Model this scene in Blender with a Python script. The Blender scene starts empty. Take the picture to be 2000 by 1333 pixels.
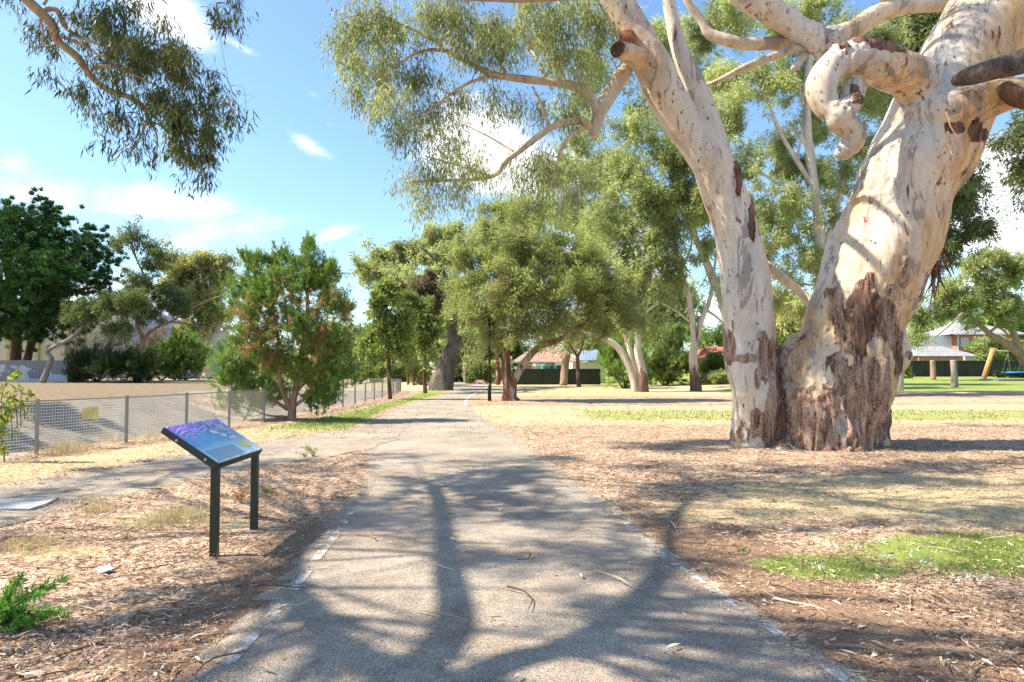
import bpy, math, random
import numpy as np
from mathutils import Vector, noise as mnoise

random.seed(7)
RNG = np.random.default_rng(11)
S = bpy.context.scene
COL = S.collection
F = 1333.33
CAMZ = 1.6
PITCH = math.radians(2.2)
SUN_EL = 50.0
KSH = 1.0 / math.tan(math.radians(SUN_EL))
TAU = 2 * math.pi

# ------------------------------------------------------------------ pixels of the photograph -> points in the park
def ray(px, py):
    u = (px - 1000) / F
    v = (666.5 - py) / F
    return np.array([u, math.cos(PITCH) - v * math.sin(PITCH), math.sin(PITCH) + v * math.cos(PITCH)])

def P(px, py, Y):
    r = ray(px, py)
    return np.array([0, 0, CAMZ]) + r * (Y / r[1])

def pix(p):
    x, y, z = p[0], p[1], p[2] - CAMZ
    d = y * math.cos(PITCH) + z * math.sin(PITCH)
    h = -y * math.sin(PITCH) + z * math.cos(PITCH)
    return 1000 + F * x / d, 666.5 - F * h / d

def sstep(a, b, x):
    t = np.clip((np.asarray(x, float) - a) / (b - a), 0, 1)
    return t * t * (3 - 2 * t)

FENCE_Y = [-40, 10.4, 12.4, 14.3, 16.2, 20, 25, 30, 37, 41, 46, 3000]
FENCE_X = [-24.1, -9.2, -8.6, -8.05, -7.7, -7.25, -6.9, -6.75, -6.65, -6.9, -7.5, -7.5]
def fence_x(y):
    return np.interp(y, FENCE_Y, FENCE_X)
def edge_x(y):
    return fence_x(y) - 0.7
CH_S = [-13.0, -9.0, -4.0, 0.0]
def chan(s, y):
    d = 1.5 * (1 - sstep(40, 45.5, y))
    return -d * np.interp(s, [-13.0, -9.0, -4.0, 0.0], [0, 1, 1, 0])
def terr(x, y):
    x = np.asarray(x, float); y = np.asarray(y, float)
    z = 0.009 * np.clip(y - 18, 0, 90) * sstep(9, 26, x)
    return z + chan(x - edge_x(y), y)

def G(px, py):
    r = ray(px, py)
    z = 0.0
    for _ in range(12):
        t = (z - CAMZ) / r[2]
        p = np.array([0, 0, CAMZ]) + r * t
        z = 0.6 * z + 0.4 * float(terr(p[0], p[1])) if p[0] > 5 else 0.0
    return p

# ------------------------------------------------------------------ objects
def tag(o, label=None, cat=None, group=None, kind=None):
    if label: o['label'] = label
    if cat: o['category'] = cat
    if group: o['group'] = group
    if kind: o['kind'] = kind
    return o

def thing(name, loc, label, cat, group=None):
    o = bpy.data.objects.new(name, None)
    o.empty_display_size = 0.3
    COL.objects.link(o)
    o.location = tuple(float(v) for v in loc)
    return tag(o, label, cat, group)

def root_loc(o):
    l = np.array(o.location)
    while o.parent:
        o = o.parent
        l = l + np.array(o.location)
    return l

class MB:
    """collects shapes; faces are quads or triangles"""
    def __init__(s):
        s.v = []; s.f = []; s.n = 0; s.a = []
    def add(s, v, f, a=0.0):
        v = np.asarray(v, float).reshape(-1, 3)
        s.v.append(v)
        s.f.extend([tuple(int(i) + s.n for i in q) for q in f])
        s.a.append(np.full(len(v), a) if np.isscalar(a) else np.asarray(a, float))
        s.n += len(v)
        return s
    def box(s, c, size, rz=0.0, a=0.0, rx=0.0, ry=0.0):
        hx, hy, hz = [q / 2 for q in size]
        v = np.array([(x, y, z) for x in (-hx, hx) for y in (-hy, hy) for z in (-hz, hz)])
        f = [(0, 1, 3, 2), (4, 6, 7, 5), (0, 4, 5, 1), (2, 3, 7, 6), (0, 2, 6, 4), (1, 5, 7, 3)]
        if rx:
            cc, ss = math.cos(rx), math.sin(rx)
            v = np.stack([v[:, 0], v[:, 1] * cc - v[:, 2] * ss, v[:, 1] * ss + v[:, 2] * cc], 1)
        if ry:
            cc, ss = math.cos(ry), math.sin(ry)
            v = np.stack([v[:, 0] * cc + v[:, 2] * ss, v[:, 1], -v[:, 0] * ss + v[:, 2] * cc], 1)
        if rz:
            cc, ss = math.cos(rz), math.sin(rz)
            v = np.stack([v[:, 0] * cc - v[:, 1] * ss, v[:, 0] * ss + v[:, 1] * cc, v[:, 2]], 1)
        return s.add(v + np.asarray(c, float), f, a)
    def poly(s, pts, h=None, a=0.0):
        """flat polygon, or a prism extruded by vector h"""
        pts = np.asarray(pts, float)
        n = len(pts)
        if h is None:
            return s.add(pts, [tuple(range(n))], a)
        v = np.vstack([pts, pts + np.asarray(h, float)])
        f = [tuple(range(n))[::-1], tuple(range(n, 2 * n))] + [(i, (i + 1) % n, (i + 1) % n + n, i + n) for i in range(n)]
        return s.add(v, f, a)
    def tube(s, pts, rad, seg=8, sub=0, a=0.0, cap=True, wob=0.0):
        v, f = tube(pts, rad, seg, sub, cap, wob)
        return s.add(v, f, a)
    def data(s):
        return (np.vstack(s.v) if s.v else np.zeros((0, 3))), s.f, (np.concatenate(s.a) if s.a else np.zeros(0))
    def build(s, name, mat, parent=None, smooth=False, bevel=0.0):
        v, f, a = s.data()
        return mesh_obj(name, v, f, mat, parent, smooth, {'rnd': a}, bevel)

def mesh_obj(name, v, f, mat, parent=None, smooth=False, attrs=None, bevel=0.0):
    me = bpy.data.meshes.new(name)
    base = root_loc(parent) if parent is not None else np.zeros(3)
    origin = base if parent is not None else np.array([v[:, 0].mean(), v[:, 1].mean(), v[:, 2].min()])
    vv = np.asarray(v, float) - origin
    me.from_pydata(vv.tolist(), [], [tuple(q) for q in f])
    if smooth:
        me.polygons.foreach_set('use_smooth', np.ones(len(me.polygons), bool))
    if attrs:
        for k, arr in attrs.items():
            at = me.attributes.new(k, 'FLOAT', 'POINT')
            at.data.foreach_set('value', np.asarray(arr, np.float32))
    if mat: me.materials.append(mat)
    me.update()
    o = bpy.data.objects.new(name, me)
    COL.objects.link(o)
    if parent is not None: o.parent = parent
    else: o.location = tuple(origin)
    if bevel:
        b = o.modifiers.new('bevel', 'BEVEL'); b.width = bevel; b.segments = 2; b.limit_method = 'ANGLE'
    return o

def catmull(pts, sub):
    pts = np.asarray(pts, float)
    if sub <= 0 or len(pts) < 2: return pts
    Q = np.vstack([2 * pts[0] - pts[1], pts, 2 * pts[-1] - pts[-2]])
    out = []
    for i in range(1, len(Q) - 2):
        p0, p1, p2, p3 = Q[i - 1], Q[i], Q[i + 1], Q[i + 2]
        for k in range(sub):
            t = k / sub
            out.append(0.5 * ((2 * p1) + (-p0 + p2) * t + (2 * p0 - 5 * p1 + 4 * p2 - p3) * t * t + (-p0 + 3 * p1 - 3 * p2 + p3) * t ** 3))
    out.append(pts[-1])
    return np.array(out)

def tube(pts, rad, seg=8, sub=0, cap=True, wob=0.0):
    pts = np.asarray(pts, float)
    rad = np.asarray(rad, float) if not np.isscalar(rad) else np.full(len(pts), float(rad))
    if sub:
        pr = catmull(np.column_stack([pts, rad]), sub)
        pts, rad = pr[:, :3], np.maximum(pr[:, 3], 0.0015)
    n = len(pts)
    T = np.gradient(pts, axis=0)
    T /= np.linalg.norm(T, axis=1)[:, None] + 1e-12
    ref = np.array([1.0, 0, 0]) if abs(T[0][0]) < 0.8 else np.array([0, 1.0, 0])
    N = ref - T[0] * ref.dot(T[0]); N /= np.linalg.norm(N)
    ang = np.arange(seg) * TAU / seg
    V = np.zeros((n, seg, 3))
    for i in range(n):
        N = N - T[i] * N.dot(T[i]); N /= np.linalg.norm(N) + 1e-12
        B = np.cross(T[i], N)
        r = rad[i]
        if wob:
            r = rad[i] * (1 + wob * np.array([mnoise.noise(Vector(pts[i] * 1.1 + 0.9 * (math.cos(a) * N + math.sin(a) * B))) for a in ang]))[:, None]
        V[i] = pts[i] + r * (np.cos(ang)[:, None] * N + np.sin(ang)[:, None] * B)
    f = []
    for i in range(n - 1):
        for k in range(seg):
            k2 = (k + 1) % seg
            f.append((i * seg + k, i * seg + k2, (i + 1) * seg + k2, (i + 1) * seg + k))
    if cap:
        f.append(tuple(range(seg))[::-1]); f.append(tuple(range((n - 1) * seg, n * seg)))
    return V.reshape(-1, 3), f

def quads_obj(name, V, mat, parent=None, rnd=None, stuff=False, shade=None):
    """V: (n,4,3) separate quads, fast path for leaves, grass and litter"""
    n = len(V)
    base = root_loc(parent) if parent is not None else np.zeros(3)
    me = bpy.data.meshes.new(name)
    me.vertices.add(4 * n)
    me.vertices.foreach_set('co', (V - base).astype(np.float32).ravel())
    me.loops.add(4 * n)
    me.loops.foreach_set('vertex_index', np.arange(4 * n, dtype=np.int32))
    me.polygons.add(n)
    me.polygons.foreach_set('loop_start', np.arange(0, 4 * n, 4, dtype=np.int32))
    at = me.attributes.new('rnd', 'FLOAT', 'FACE')
    at.data.foreach_set('value', (RNG.random(n) if rnd is None else rnd).astype(np.float32))
    me.materials.append(mat)
    me.update(calc_edges=True)
    o = bpy.data.objects.new(name, me)
    COL.objects.link(o)
    if parent is not None: o.parent = parent
    return o

def unit(a):
    return a / (np.linalg.norm(a, axis=1)[:, None] + 1e-9)

def leaf_quads(pos, d, L, W, curl=0.18, side=None):
    """rhombic leaves starting at pos along d, a little folded"""
    n = len(pos)
    d = unit(d)
    s = np.cross(d, RNG.normal(size=(n, 3))) if side is None else np.cross(d, side)
    s = unit(s)
    up = np.cross(s, d)
    L = np.broadcast_to(L, (n,))[:, None]; W = np.broadcast_to(W, (n,))[:, None]
    m = 0.35 + 0.25 * RNG.random((n, 1))
    b = RNG.normal(size=(n, 1)) * curl * L
    V = np.empty((n, 4, 3))
    V[:, 0] = pos
    V[:, 1] = pos + d * L * m + s * W * 0.5 + up * b
    V[:, 2] = pos + d * L
    V[:, 3] = pos + d * L * m - s * W * 0.5 + up * b
    return V

# ------------------------------------------------------------------ materials
def nt(name):
    m = bpy.data.materials.new(name); m.use_nodes = True
    t = m.node_tree; t.nodes.clear()
    return m, t, t.nodes, t.links

class NB:
    """small node-graph helper"""
    def __init__(s, name):
        s.m, s.t, s.n, s.l = nt(name)
        s.out = s.n.new('ShaderNodeOutputMaterial')
        s.tc = s.n.new('ShaderNodeTexCoord')
        s.geo = s.n.new('ShaderNodeNewGeometry')
    def set(s, sock, v):
        if isinstance(v, bpy.types.NodeSocket): s.l.new(v, sock)
        elif v is not None:
            if hasattr(v, '__len__') and len(v) == 3 and sock.type == 'RGBA': v = (*v, 1)
            sock.default_value = v
    def map(s, src, scale=(1, 1, 1), rot=(0, 0, 0), loc=(0, 0, 0)):
        n = s.n.new('ShaderNodeMapping')
        s.set(n.inputs['Vector'], src); n.inputs['Scale'].default_value = scale
        n.inputs['Rotation'].default_value = rot; n.inputs['Location'].default_value = loc
        return n.outputs[0]
    def noise(s, vec, scale, detail=3, rough=0.55, dist=0.0, col=False):
        n = s.n.new('ShaderNodeTexNoise')
        s.set(n.inputs['Vector'], vec); n.inputs['Scale'].default_value = scale
        n.inputs['Detail'].default_value = detail; n.inputs['Roughness'].default_value = rough
        n.inputs['Distortion'].default_value = dist
        return n.outputs['Color' if col else 'Fac']
    def voro(s, vec, scale, feat='F1', out='Distance', rand=1.0):
        n = s.n.new('ShaderNodeTexVoronoi'); n.feature = feat
        s.set(n.inputs['Vector'], vec); n.inputs['Scale'].default_value = scale
        n.inputs['Randomness'].default_value = rand
        return n.outputs[out]
    def ramp(s, fac, stops, interp='LINEAR'):
        n = s.n.new('ShaderNodeValToRGB'); s.set(n.inputs[0], fac)
        cr = n.color_ramp; cr.interpolation = interp
        while len(cr.elements) < len(stops): cr.elements.new(0.5)
        for e, (p, c) in zip(cr.elements, stops):
            e.position = p
            e.color = (c, c, c, 1) if np.isscalar(c) else (*c, 1)
        return n.outputs[0]
    def mix(s, fac, a, b, mode='MIX'):
        n = s.n.new('ShaderNodeMix'); n.data_type = 'RGBA'; n.blend_type = mode
        s.set(n.inputs[0], fac); s.set(n.inputs[6], a); s.set(n.inputs[7], b)
        return n.outputs[2]
    def math(s, op, a, b=None, c=None, clamp=False):
        n = s.n.new('ShaderNodeMath'); n.operation = op; n.use_clamp = clamp
        s.set(n.inputs[0], a)
        if b is not None: s.set(n.inputs[1], b)
        if c is not None: s.set(n.inputs[2], c)
        return n.outputs[0]
    def attr(s, name):
        n = s.n.new('ShaderNodeAttribute'); n.attribute_name = name
        return n.outputs['Fac']
    def sep(s, v):
        n = s.n.new('ShaderNodeSeparateXYZ'); s.set(n.inputs[0], v)
        return n.outputs
    def bump(s, h, strength=0.5, dist=0.02, normal=None):
        n = s.n.new('ShaderNodeBump'); s.set(n.inputs['Height'], h)
        n.inputs['Strength'].default_value = strength; n.inputs['Distance'].default_value = dist
        if normal is not None: s.set(n.inputs['Normal'], normal)
        return n.outputs[0]
    def bsdf(s, col, rough=0.85, normal=None, metal=0.0, spec=0.3):
        n = s.n.new('ShaderNodeBsdfPrincipled')
        s.set(n.inputs['Base Color'], col); s.set(n.inputs['Roughness'], rough)
        n.inputs['Metallic'].default_value = metal
        n.inputs['Specular IOR Level'].default_value = spec
        if normal is not None: s.set(n.inputs['Normal'], normal)
        return n.outputs[0]
    def done(s, sh):
        s.l.new(sh, s.out.inputs[0]); return s.m

def mat_plain(name, col, rough=0.7, metal=0.0, var=0.15, scale=3.0, bump=0.1, spec=0.3, stretch=(1, 1, 1)):
    b = NB(name)
    v = b.map(b.tc.outputs['Object'], stretch)
    n1 = b.noise(v, scale, 5, 0.6)
    n2 = b.noise(v, scale * 9, 3, 0.6)
    f = b.math('ADD', b.math('MULTIPLY', n1, 0.65), b.math('MULTIPLY', n2, 0.35))
    lo = tuple(c * (1 - var) for c in col); hi = tuple(min(1, c * (1 + var)) for c in col)
    c = b.ramp(f, [(0.35, lo), (0.65, hi)])
    return b.done(b.bsdf(c, rough, b.bump(n2, bump, 0.01), metal, spec))

def mat_leaf(name, stops, trans=0.35, hue_noise=0.5, tip=None, rough=0.5, spec=0.25, gain=1.0):
    """stops: colours over the per-leaf random value; slow noise shifts which part of the tree is fresher"""
    b = NB(name)
    r = b.attr('rnd')
    n = b.noise(b.tc.outputs['Object'], hue_noise, 2, 0.5)
    f = b.math('ADD', b.math('MULTIPLY', r, 0.62), b.math('MULTIPLY', b.math('SUBTRACT', n, 0.3), 0.95), clamp=True)
    k = len(stops) - 1
    c = b.ramp(f, [(i / k, tuple(min(.6, q * gain) for q in s_)) for i, s_ in enumerate(stops)])
    d = b.bsdf(c, rough, None, 0, spec)
    t = b.n.new('ShaderNodeBsdfTranslucent')
    tc = b.mix(1.0, c, (1.15, 1.2, 0.82), 'MULTIPLY')
    b.l.new(tc, t.inputs[0])
    mx = b.n.new('ShaderNodeMixShader'); mx.inputs[0].default_value = trans
    b.l.new(d, mx.inputs[1]); b.l.new(t.outputs[0], mx.inputs[2])
    return b.done(mx.outputs[0])

def mat_bark(name, lo, hi, patch=None, pf=0.5, zs=0.25, scale=5.0, bump=0.8, dist=0.03, base=None, base_h=1.5):
    """stringy bark; patch = second colour in vertical patches, base = rough brown butt up to base_h"""
    b = NB(name)
    o = b.tc.outputs['Object']
    v = b.map(o, (1, 1, zs))
    n1 = b.noise(v, scale, 6, 0.65, 0.4)
    n2 = b.noise(v, scale * 5, 4, 0.6)
    f = b.math('ADD', b.math('MULTIPLY', n1, 0.6), b.math('MULTIPLY', n2, 0.4))
    c = b.ramp(f, [(0.36, lo), (0.62, hi)])
    if patch is not None:
        p = b.noise(b.map(o, (1, 1, zs * 1.2), loc=(3, 1, 7)), scale * 0.55, 4, 0.6, 0.6)
        c = b.mix(b.ramp(p, [(pf - 0.03, 0), (pf + 0.03, 1)]), c, patch)
    if base is not None:
        z = b.sep(o)[2]
        e = b.noise(b.map(o, (1, 1, 0.3)), 4, 4, 0.6)
        zz = b.math('ADD', z, b.math('MULTIPLY', e, -base_h * 1.6))
        m = b.ramp(b.math('DIVIDE', zz, base_h), [(0.0, 1.0), (0.3, 0.0)])
        bc = b.ramp(f, [(0.35, tuple(q * 0.4 for q in base)), (0.62, base)])
        c = b.mix(m, c, bc)
    h = b.math('ADD', n1, b.math('MULTIPLY', n2, 0.5))
    return b.done(b.bsdf(c, 0.9, b.bump(h, bump, dist), 0, 0.15))

M = {}
M['leaf_gum'] = mat_leaf('gum leaves', [(0.09, 0.10, 0.06), (0.16, 0.18, 0.09), (0.25, 0.27, 0.12), (0.36, 0.36, 0.22)], 0.5, gain=1.6)
M['leaf_gum_far'] = mat_leaf('gum leaves far', [(0.08, 0.09, 0.055), (0.15, 0.168, 0.085), (0.245, 0.27, 0.12), (0.35, 0.355, 0.21)], 0.5, 0.22, gain=1.95)
M['leaf_gum_dark'] = mat_leaf('dark gum leaves', [(0.05, 0.065, 0.03), (0.09, 0.115, 0.045), (0.14, 0.17, 0.06)], 0.3, gain=1.8)  # darker leaf greens for the dark crowned trees
M['leaf_gum_gold'] = mat_leaf('golden gum leaves', [(0.10, 0.11, 0.06), (0.17, 0.18, 0.08), (0.28, 0.27, 0.09), (0.33, 0.33, 0.17)], 0.35, 0.2, gain=1.8)
M['leaf_paper'] = mat_leaf('paperbark leaves', [(0.06, 0.08, 0.035), (0.13, 0.145, 0.065), (0.20, 0.22, 0.09), (0.36, 0.42, 0.09)], 0.5, 0.35, gain=2.2)
M['leaf_purple'] = mat_leaf('dull reddish leaves', [(0.07, 0.05, 0.04), (0.14, 0.11, 0.07), (0.20, 0.19, 0.09)], 0.3, 0.5, gain=1.45)
M['leaf_pine'] = mat_leaf('pine needles', [(0.015, 0.04, 0.015), (0.035, 0.085, 0.022), (0.08, 0.16, 0.035)], 0.12, 0.25, gain=1.5)
M['leaf_cypress'] = mat_leaf('cypress sprays', [(0.07, 0.12, 0.04), (0.15, 0.23, 0.06), (0.25, 0.34, 0.09)], 0.3, 0.6, gain=1.5)
M['leaf_rust'] = mat_leaf('dead rusty sprays', [(0.20, 0.11, 0.05), (0.32, 0.20, 0.09), (0.24, 0.22, 0.09)], 0.3, 0.6, gain=1.1)
M['leaf_bush'] = mat_leaf('bush leaves', [(0.05, 0.075, 0.025), (0.11, 0.15, 0.04), (0.20, 0.26, 0.07)], 0.3, 0.3, gain=1.75)
M['leaf_bush_dark'] = mat_leaf('dark bush leaves', [(0.02, 0.035, 0.014), (0.04, 0.065, 0.02), (0.08, 0.11, 0.035)], 0.2, 0.3, gain=1.45)
M['leaf_broad'] = mat_leaf('broad leaves', [(0.07, 0.095, 0.03), (0.15, 0.19, 0.055), (0.26, 0.31, 0.10)], 0.35, 0.4, gain=1.75)
M['leaf_young'] = mat_leaf('young leaves', [(0.10, 0.26, 0.04), (0.20, 0.42, 0.07), (0.30, 0.50, 0.12)], 0.35, 2.0, gain=1.0)
M['leaf_vine'] = mat_leaf('vine leaves', [(0.35, 0.25, 0.04), (0.30, 0.38, 0.05), (0.18, 0.33, 0.05)], 0.45, 4.0, gain=1.0)
M['twig_grey'] = mat_leaf('dry twigs', [(0.18, 0.13, 0.10), (0.30, 0.22, 0.17), (0.36, 0.28, 0.20)], 0.1, 0.5)

M['bark_white'] = mat_bark('smooth white gum bark', (0.40, 0.34, 0.29), (0.64, 0.58, 0.50), (0.30, 0.25, 0.22), 0.60, 0.22, 2.2, 0.35, 0.02, base=(0.20, 0.12, 0.085), base_h=1.6)
M['bark_white_hi'] = mat_bark('smooth pale gum bark', (0.40, 0.34, 0.28), (0.62, 0.56, 0.47), (0.33, 0.28, 0.24), 0.6, 0.25, 2.2, 0.3, 0.02)
M['bark_red'] = mat_bark('shedding red bark', (0.075, 0.032, 0.022), (0.27, 0.125, 0.08), (0.44, 0.34, 0.27), 0.56, 0.16, 5, 0.9, 0.04)
M['bark_brown'] = mat_bark('brown bark', (0.07, 0.035, 0.022), (0.22, 0.12, 0.08), None, 0.5, 0.2, 6, 0.9, 0.04)
M['bark_tan'] = mat_bark('tan bark', (0.20, 0.12, 0.08), (0.42, 0.29, 0.19), (0.30, 0.20, 0.15), 0.55, 0.2, 4, 0.6, 0.03)
M['bark_black'] = mat_bark('old furrowed bark', (0.045, 0.035, 0.03), (0.22, 0.18, 0.155), None, 0.5, 0.35, 3.2, 1.0, 0.12)
M['bark_grey'] = mat_bark('grey branch bark', (0.18, 0.15, 0.13), (0.36, 0.31, 0.27), None, 0.5, 0.25, 5, 0.5, 0.02)
M['bark_limb'] = mat_bark('tan limb bark', (0.26, 0.17, 0.10), (0.50, 0.38, 0.25), (0.20, 0.12, 0.08), 0.64, 0.5, 4, 0.5, 0.015)

M['bark_gumlimb'] = mat_bark('limb bark of the giant gum', (0.42, 0.31, 0.20), (0.64, 0.56, 0.46), (0.34, 0.25, 0.19), 0.60, 0.5, 3.5, 0.5, 0.015)
M['leaf_overhang'] = mat_leaf('overhanging gum leaves', [(0.05, 0.06, 0.03), (0.09, 0.11, 0.045), (0.15, 0.18, 0.06), (0.20, 0.22, 0.10)], 0.30, 0.8, gain=0.85)
M['sawn'] = mat_plain('sawn wood', (0.10, 0.055, 0.035), 0.9, 0, .4, 20, .4)
M['wound'] = mat_plain('healed wound', (0.34, 0.15, 0.09), 0.9, 0, .6, 9, .8)

M['leaf_lime'] = mat_leaf('fresh lime tips', [(0.28, 0.32, 0.10), (0.38, 0.43, 0.15), (0.50, 0.54, 0.24)], 0.5, 1.0)

M['leaf_lime2'] = mat_leaf('pale shrub leaves', [(0.17, 0.22, 0.08), (0.30, 0.36, 0.14), (0.42, 0.47, 0.22)], 0.4, 0.4)
# ------------------------------------------------------------------ trees
def seg_dist_nodes(nodes, p):
    d = nodes[:, :3] - p
    # prefer nodes below the target, so that branches rise
    w = np.sqrt((d ** 2).sum(1)) + 0.35 * np.maximum(0, d[:, 2])
    return int(np.argmin(w))

def in_frame_mask(C, keep=None):
    """True where a cluster lies outside the picture (or inside one of the kept pixel ellipses)"""
    ok = np.ones(len(C), bool)
    for i, c in enumerate(C):
        if c[1] < 0.4: continue
        x, y = pix(c)
        if -25 < x < 2025 and -35 < y < 1360:
            ok[i] = any(((x - k[0]) / k[2]) ** 2 + ((y - k[1]) / k[3]) ** 2 < 1 for k in (keep or []))
    return ok

def spray(style, C, n, cr, L, W, crown_c, density=None):
    """n leaves shared out over clusters C"""
    m = len(C)
    if m == 0 or n <= 0: return np.zeros((0, 4, 3)), np.zeros(0)
    w = RNG.gamma(1.6, 1, m); w /= w.sum()
    idx = RNG.choice(m, n, p=w)
    c = C[idx]
    g = RNG.normal(size=(n, 3))
    ln = L * (0.6 + 0.8 * RNG.random(n)); wd = W * (0.6 + 0.8 * RNG.random(n))
    out = unit(c - crown_c + 1e-6)
    if style == 'gum':          # hanging sickle leaves on drooping twigs
        k = np.abs(g[:, 2])
        strand = RNG.integers(0, 7, n)
        sr = RNG.normal(size=(m, 7, 3)) * cr * 0.62
        pos = c + sr[idx, strand] + g * cr * 0.17
        pos[:, 2] -= RNG.random(n) * cr * 0.55
        d = np.stack([g[:, 0] * 0.75, g[:, 1] * 0.75, -0.75 + 0.7 * g[:, 2]], 1)
    elif style == 'hang':       # near leaves, hanging on drooping twigs
        strand = RNG.integers(0, 9, n)
        sr = RNG.normal(size=(m, 9, 3)) * cr * 0.6
        pos = c + sr[idx, strand] + g * cr * 0.2
        pos[:, 2] -= RNG.random(n) * cr * 1.3
        d = np.stack([g[:, 0] * 0.38, g[:, 1] * 0.38, -1 + 0.35 * g[:, 2]], 1)
    elif style == 'pine':       # bottle-brush tufts pointing up and out
        tuft = RNG.integers(0, 10, n)
        tr = RNG.normal(size=(m, 10, 3)) * cr * 0.8
        pos = c + tr[idx, tuft]
        d = out * 0.5 + np.stack([g[:, 0] * 0.55, g[:, 1] * 0.55, 0.75 + 0.45 * g[:, 2]], 1)
    elif style == 'cypress':    # fine sprays sweeping upward
        tuft = RNG.integers(0, 12, n)
        tr = RNG.normal(size=(m, 12, 3)) * cr * 0.55
        t = RNG.random(n)[:, None]
        up = unit(out * 0.8 + np.array([0, 0, 1.0]) + RNG.normal(size=(m, 12, 3))[idx, tuft] * 0.35)
        pos = c + tr[idx, tuft] + up * t * cr * 1.1 + g * cr * 0.05
        d = up + g * 0.35
    elif style == 'droop':
        pos = c + g * cr * np.array([0.5, 0.5, 0.4]); pos[:, 2] -= RNG.random(n) * cr
        d = np.stack([g[:, 0] * 0.2, g[:, 1] * 0.2, -1 + 0.2 * g[:, 2]], 1)
    else:                       # 'round': small leaves in every direction in dense tufts
        tuft = RNG.integers(0, 10, n)
        tr = RNG.normal(size=(m, 10, 3)) * cr * 0.5
        pos = c + tr[idx, tuft] + g * cr * 0.16
        d = g + np.array([0, 0, 0.35]) + out * 0.4
    rnd = np.clip(RNG.random(m)[idx] * 0.55 + RNG.random(n) * 0.45, 0, 1)
    return leaf_quads(pos, d, ln, wd), rnd

def make_tree(name, label, cat, Y, limbs, blobs, style='gum', n=30000, leaf=(0.2, 0.04), cr=0.55,
              bark='bark_white', lmat='leaf_gum_far', group=None, twig=0.03, extra=None, keep=None,
              shell=0.22, tw_seg=4, hide=False, cl=1.0, dsquash=0.9, bmat2=None, foliage_name='crown'):
    """limbs: lists of (px, py, half width px[, depth offset]); blobs: (px, py, rx, ry[, depth offset, weight])"""
    sc = Y / F
    W3 = []
    for lb in limbs:
        pts = []; rr = []
        for q in lb:
            dy = q[3] if len(q) > 3 else 0.0
            pts.append(P(q[0], q[1], Y + dy)); rr.append(max(q[2] * sc, 0.008))
        W3.append((np.array(pts), np.array(rr)))
    return build_tree(name, label, cat, W3,
                      [(P(b[0], b[1], Y + (b[4] if len(b) > 4 else 0)), b[2] * sc, b[3] * sc, b[5] if len(b) > 5 else 1.0) for b in blobs],
                      style, n, leaf, cr, bark, lmat, group, twig, extra, keep, shell, tw_seg, hide, cl, dsquash, bmat2, foliage_name)

def join_build(tb, bb, name, m1, m2, root):
    nf = len(tb.f); v0, f0, a0 = tb.data(); n0 = tb.n
    o = None
    if bb.n:
        v1, f1, a1 = bb.data()
        o = mesh_obj(name, np.vstack([v0, v1]), list(f0) + [tuple(i + n0 for i in q) for q in f1], m1, root, True)
        if m2 is not m1:
            o.data.materials.append(m2)
            mi = np.zeros(len(o.data.polygons), np.int32); mi[nf:] = 1
            o.data.polygons.foreach_set('material_index', mi)
    else:
        o = tb.build(name, m1, root, True)
    return o

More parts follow.
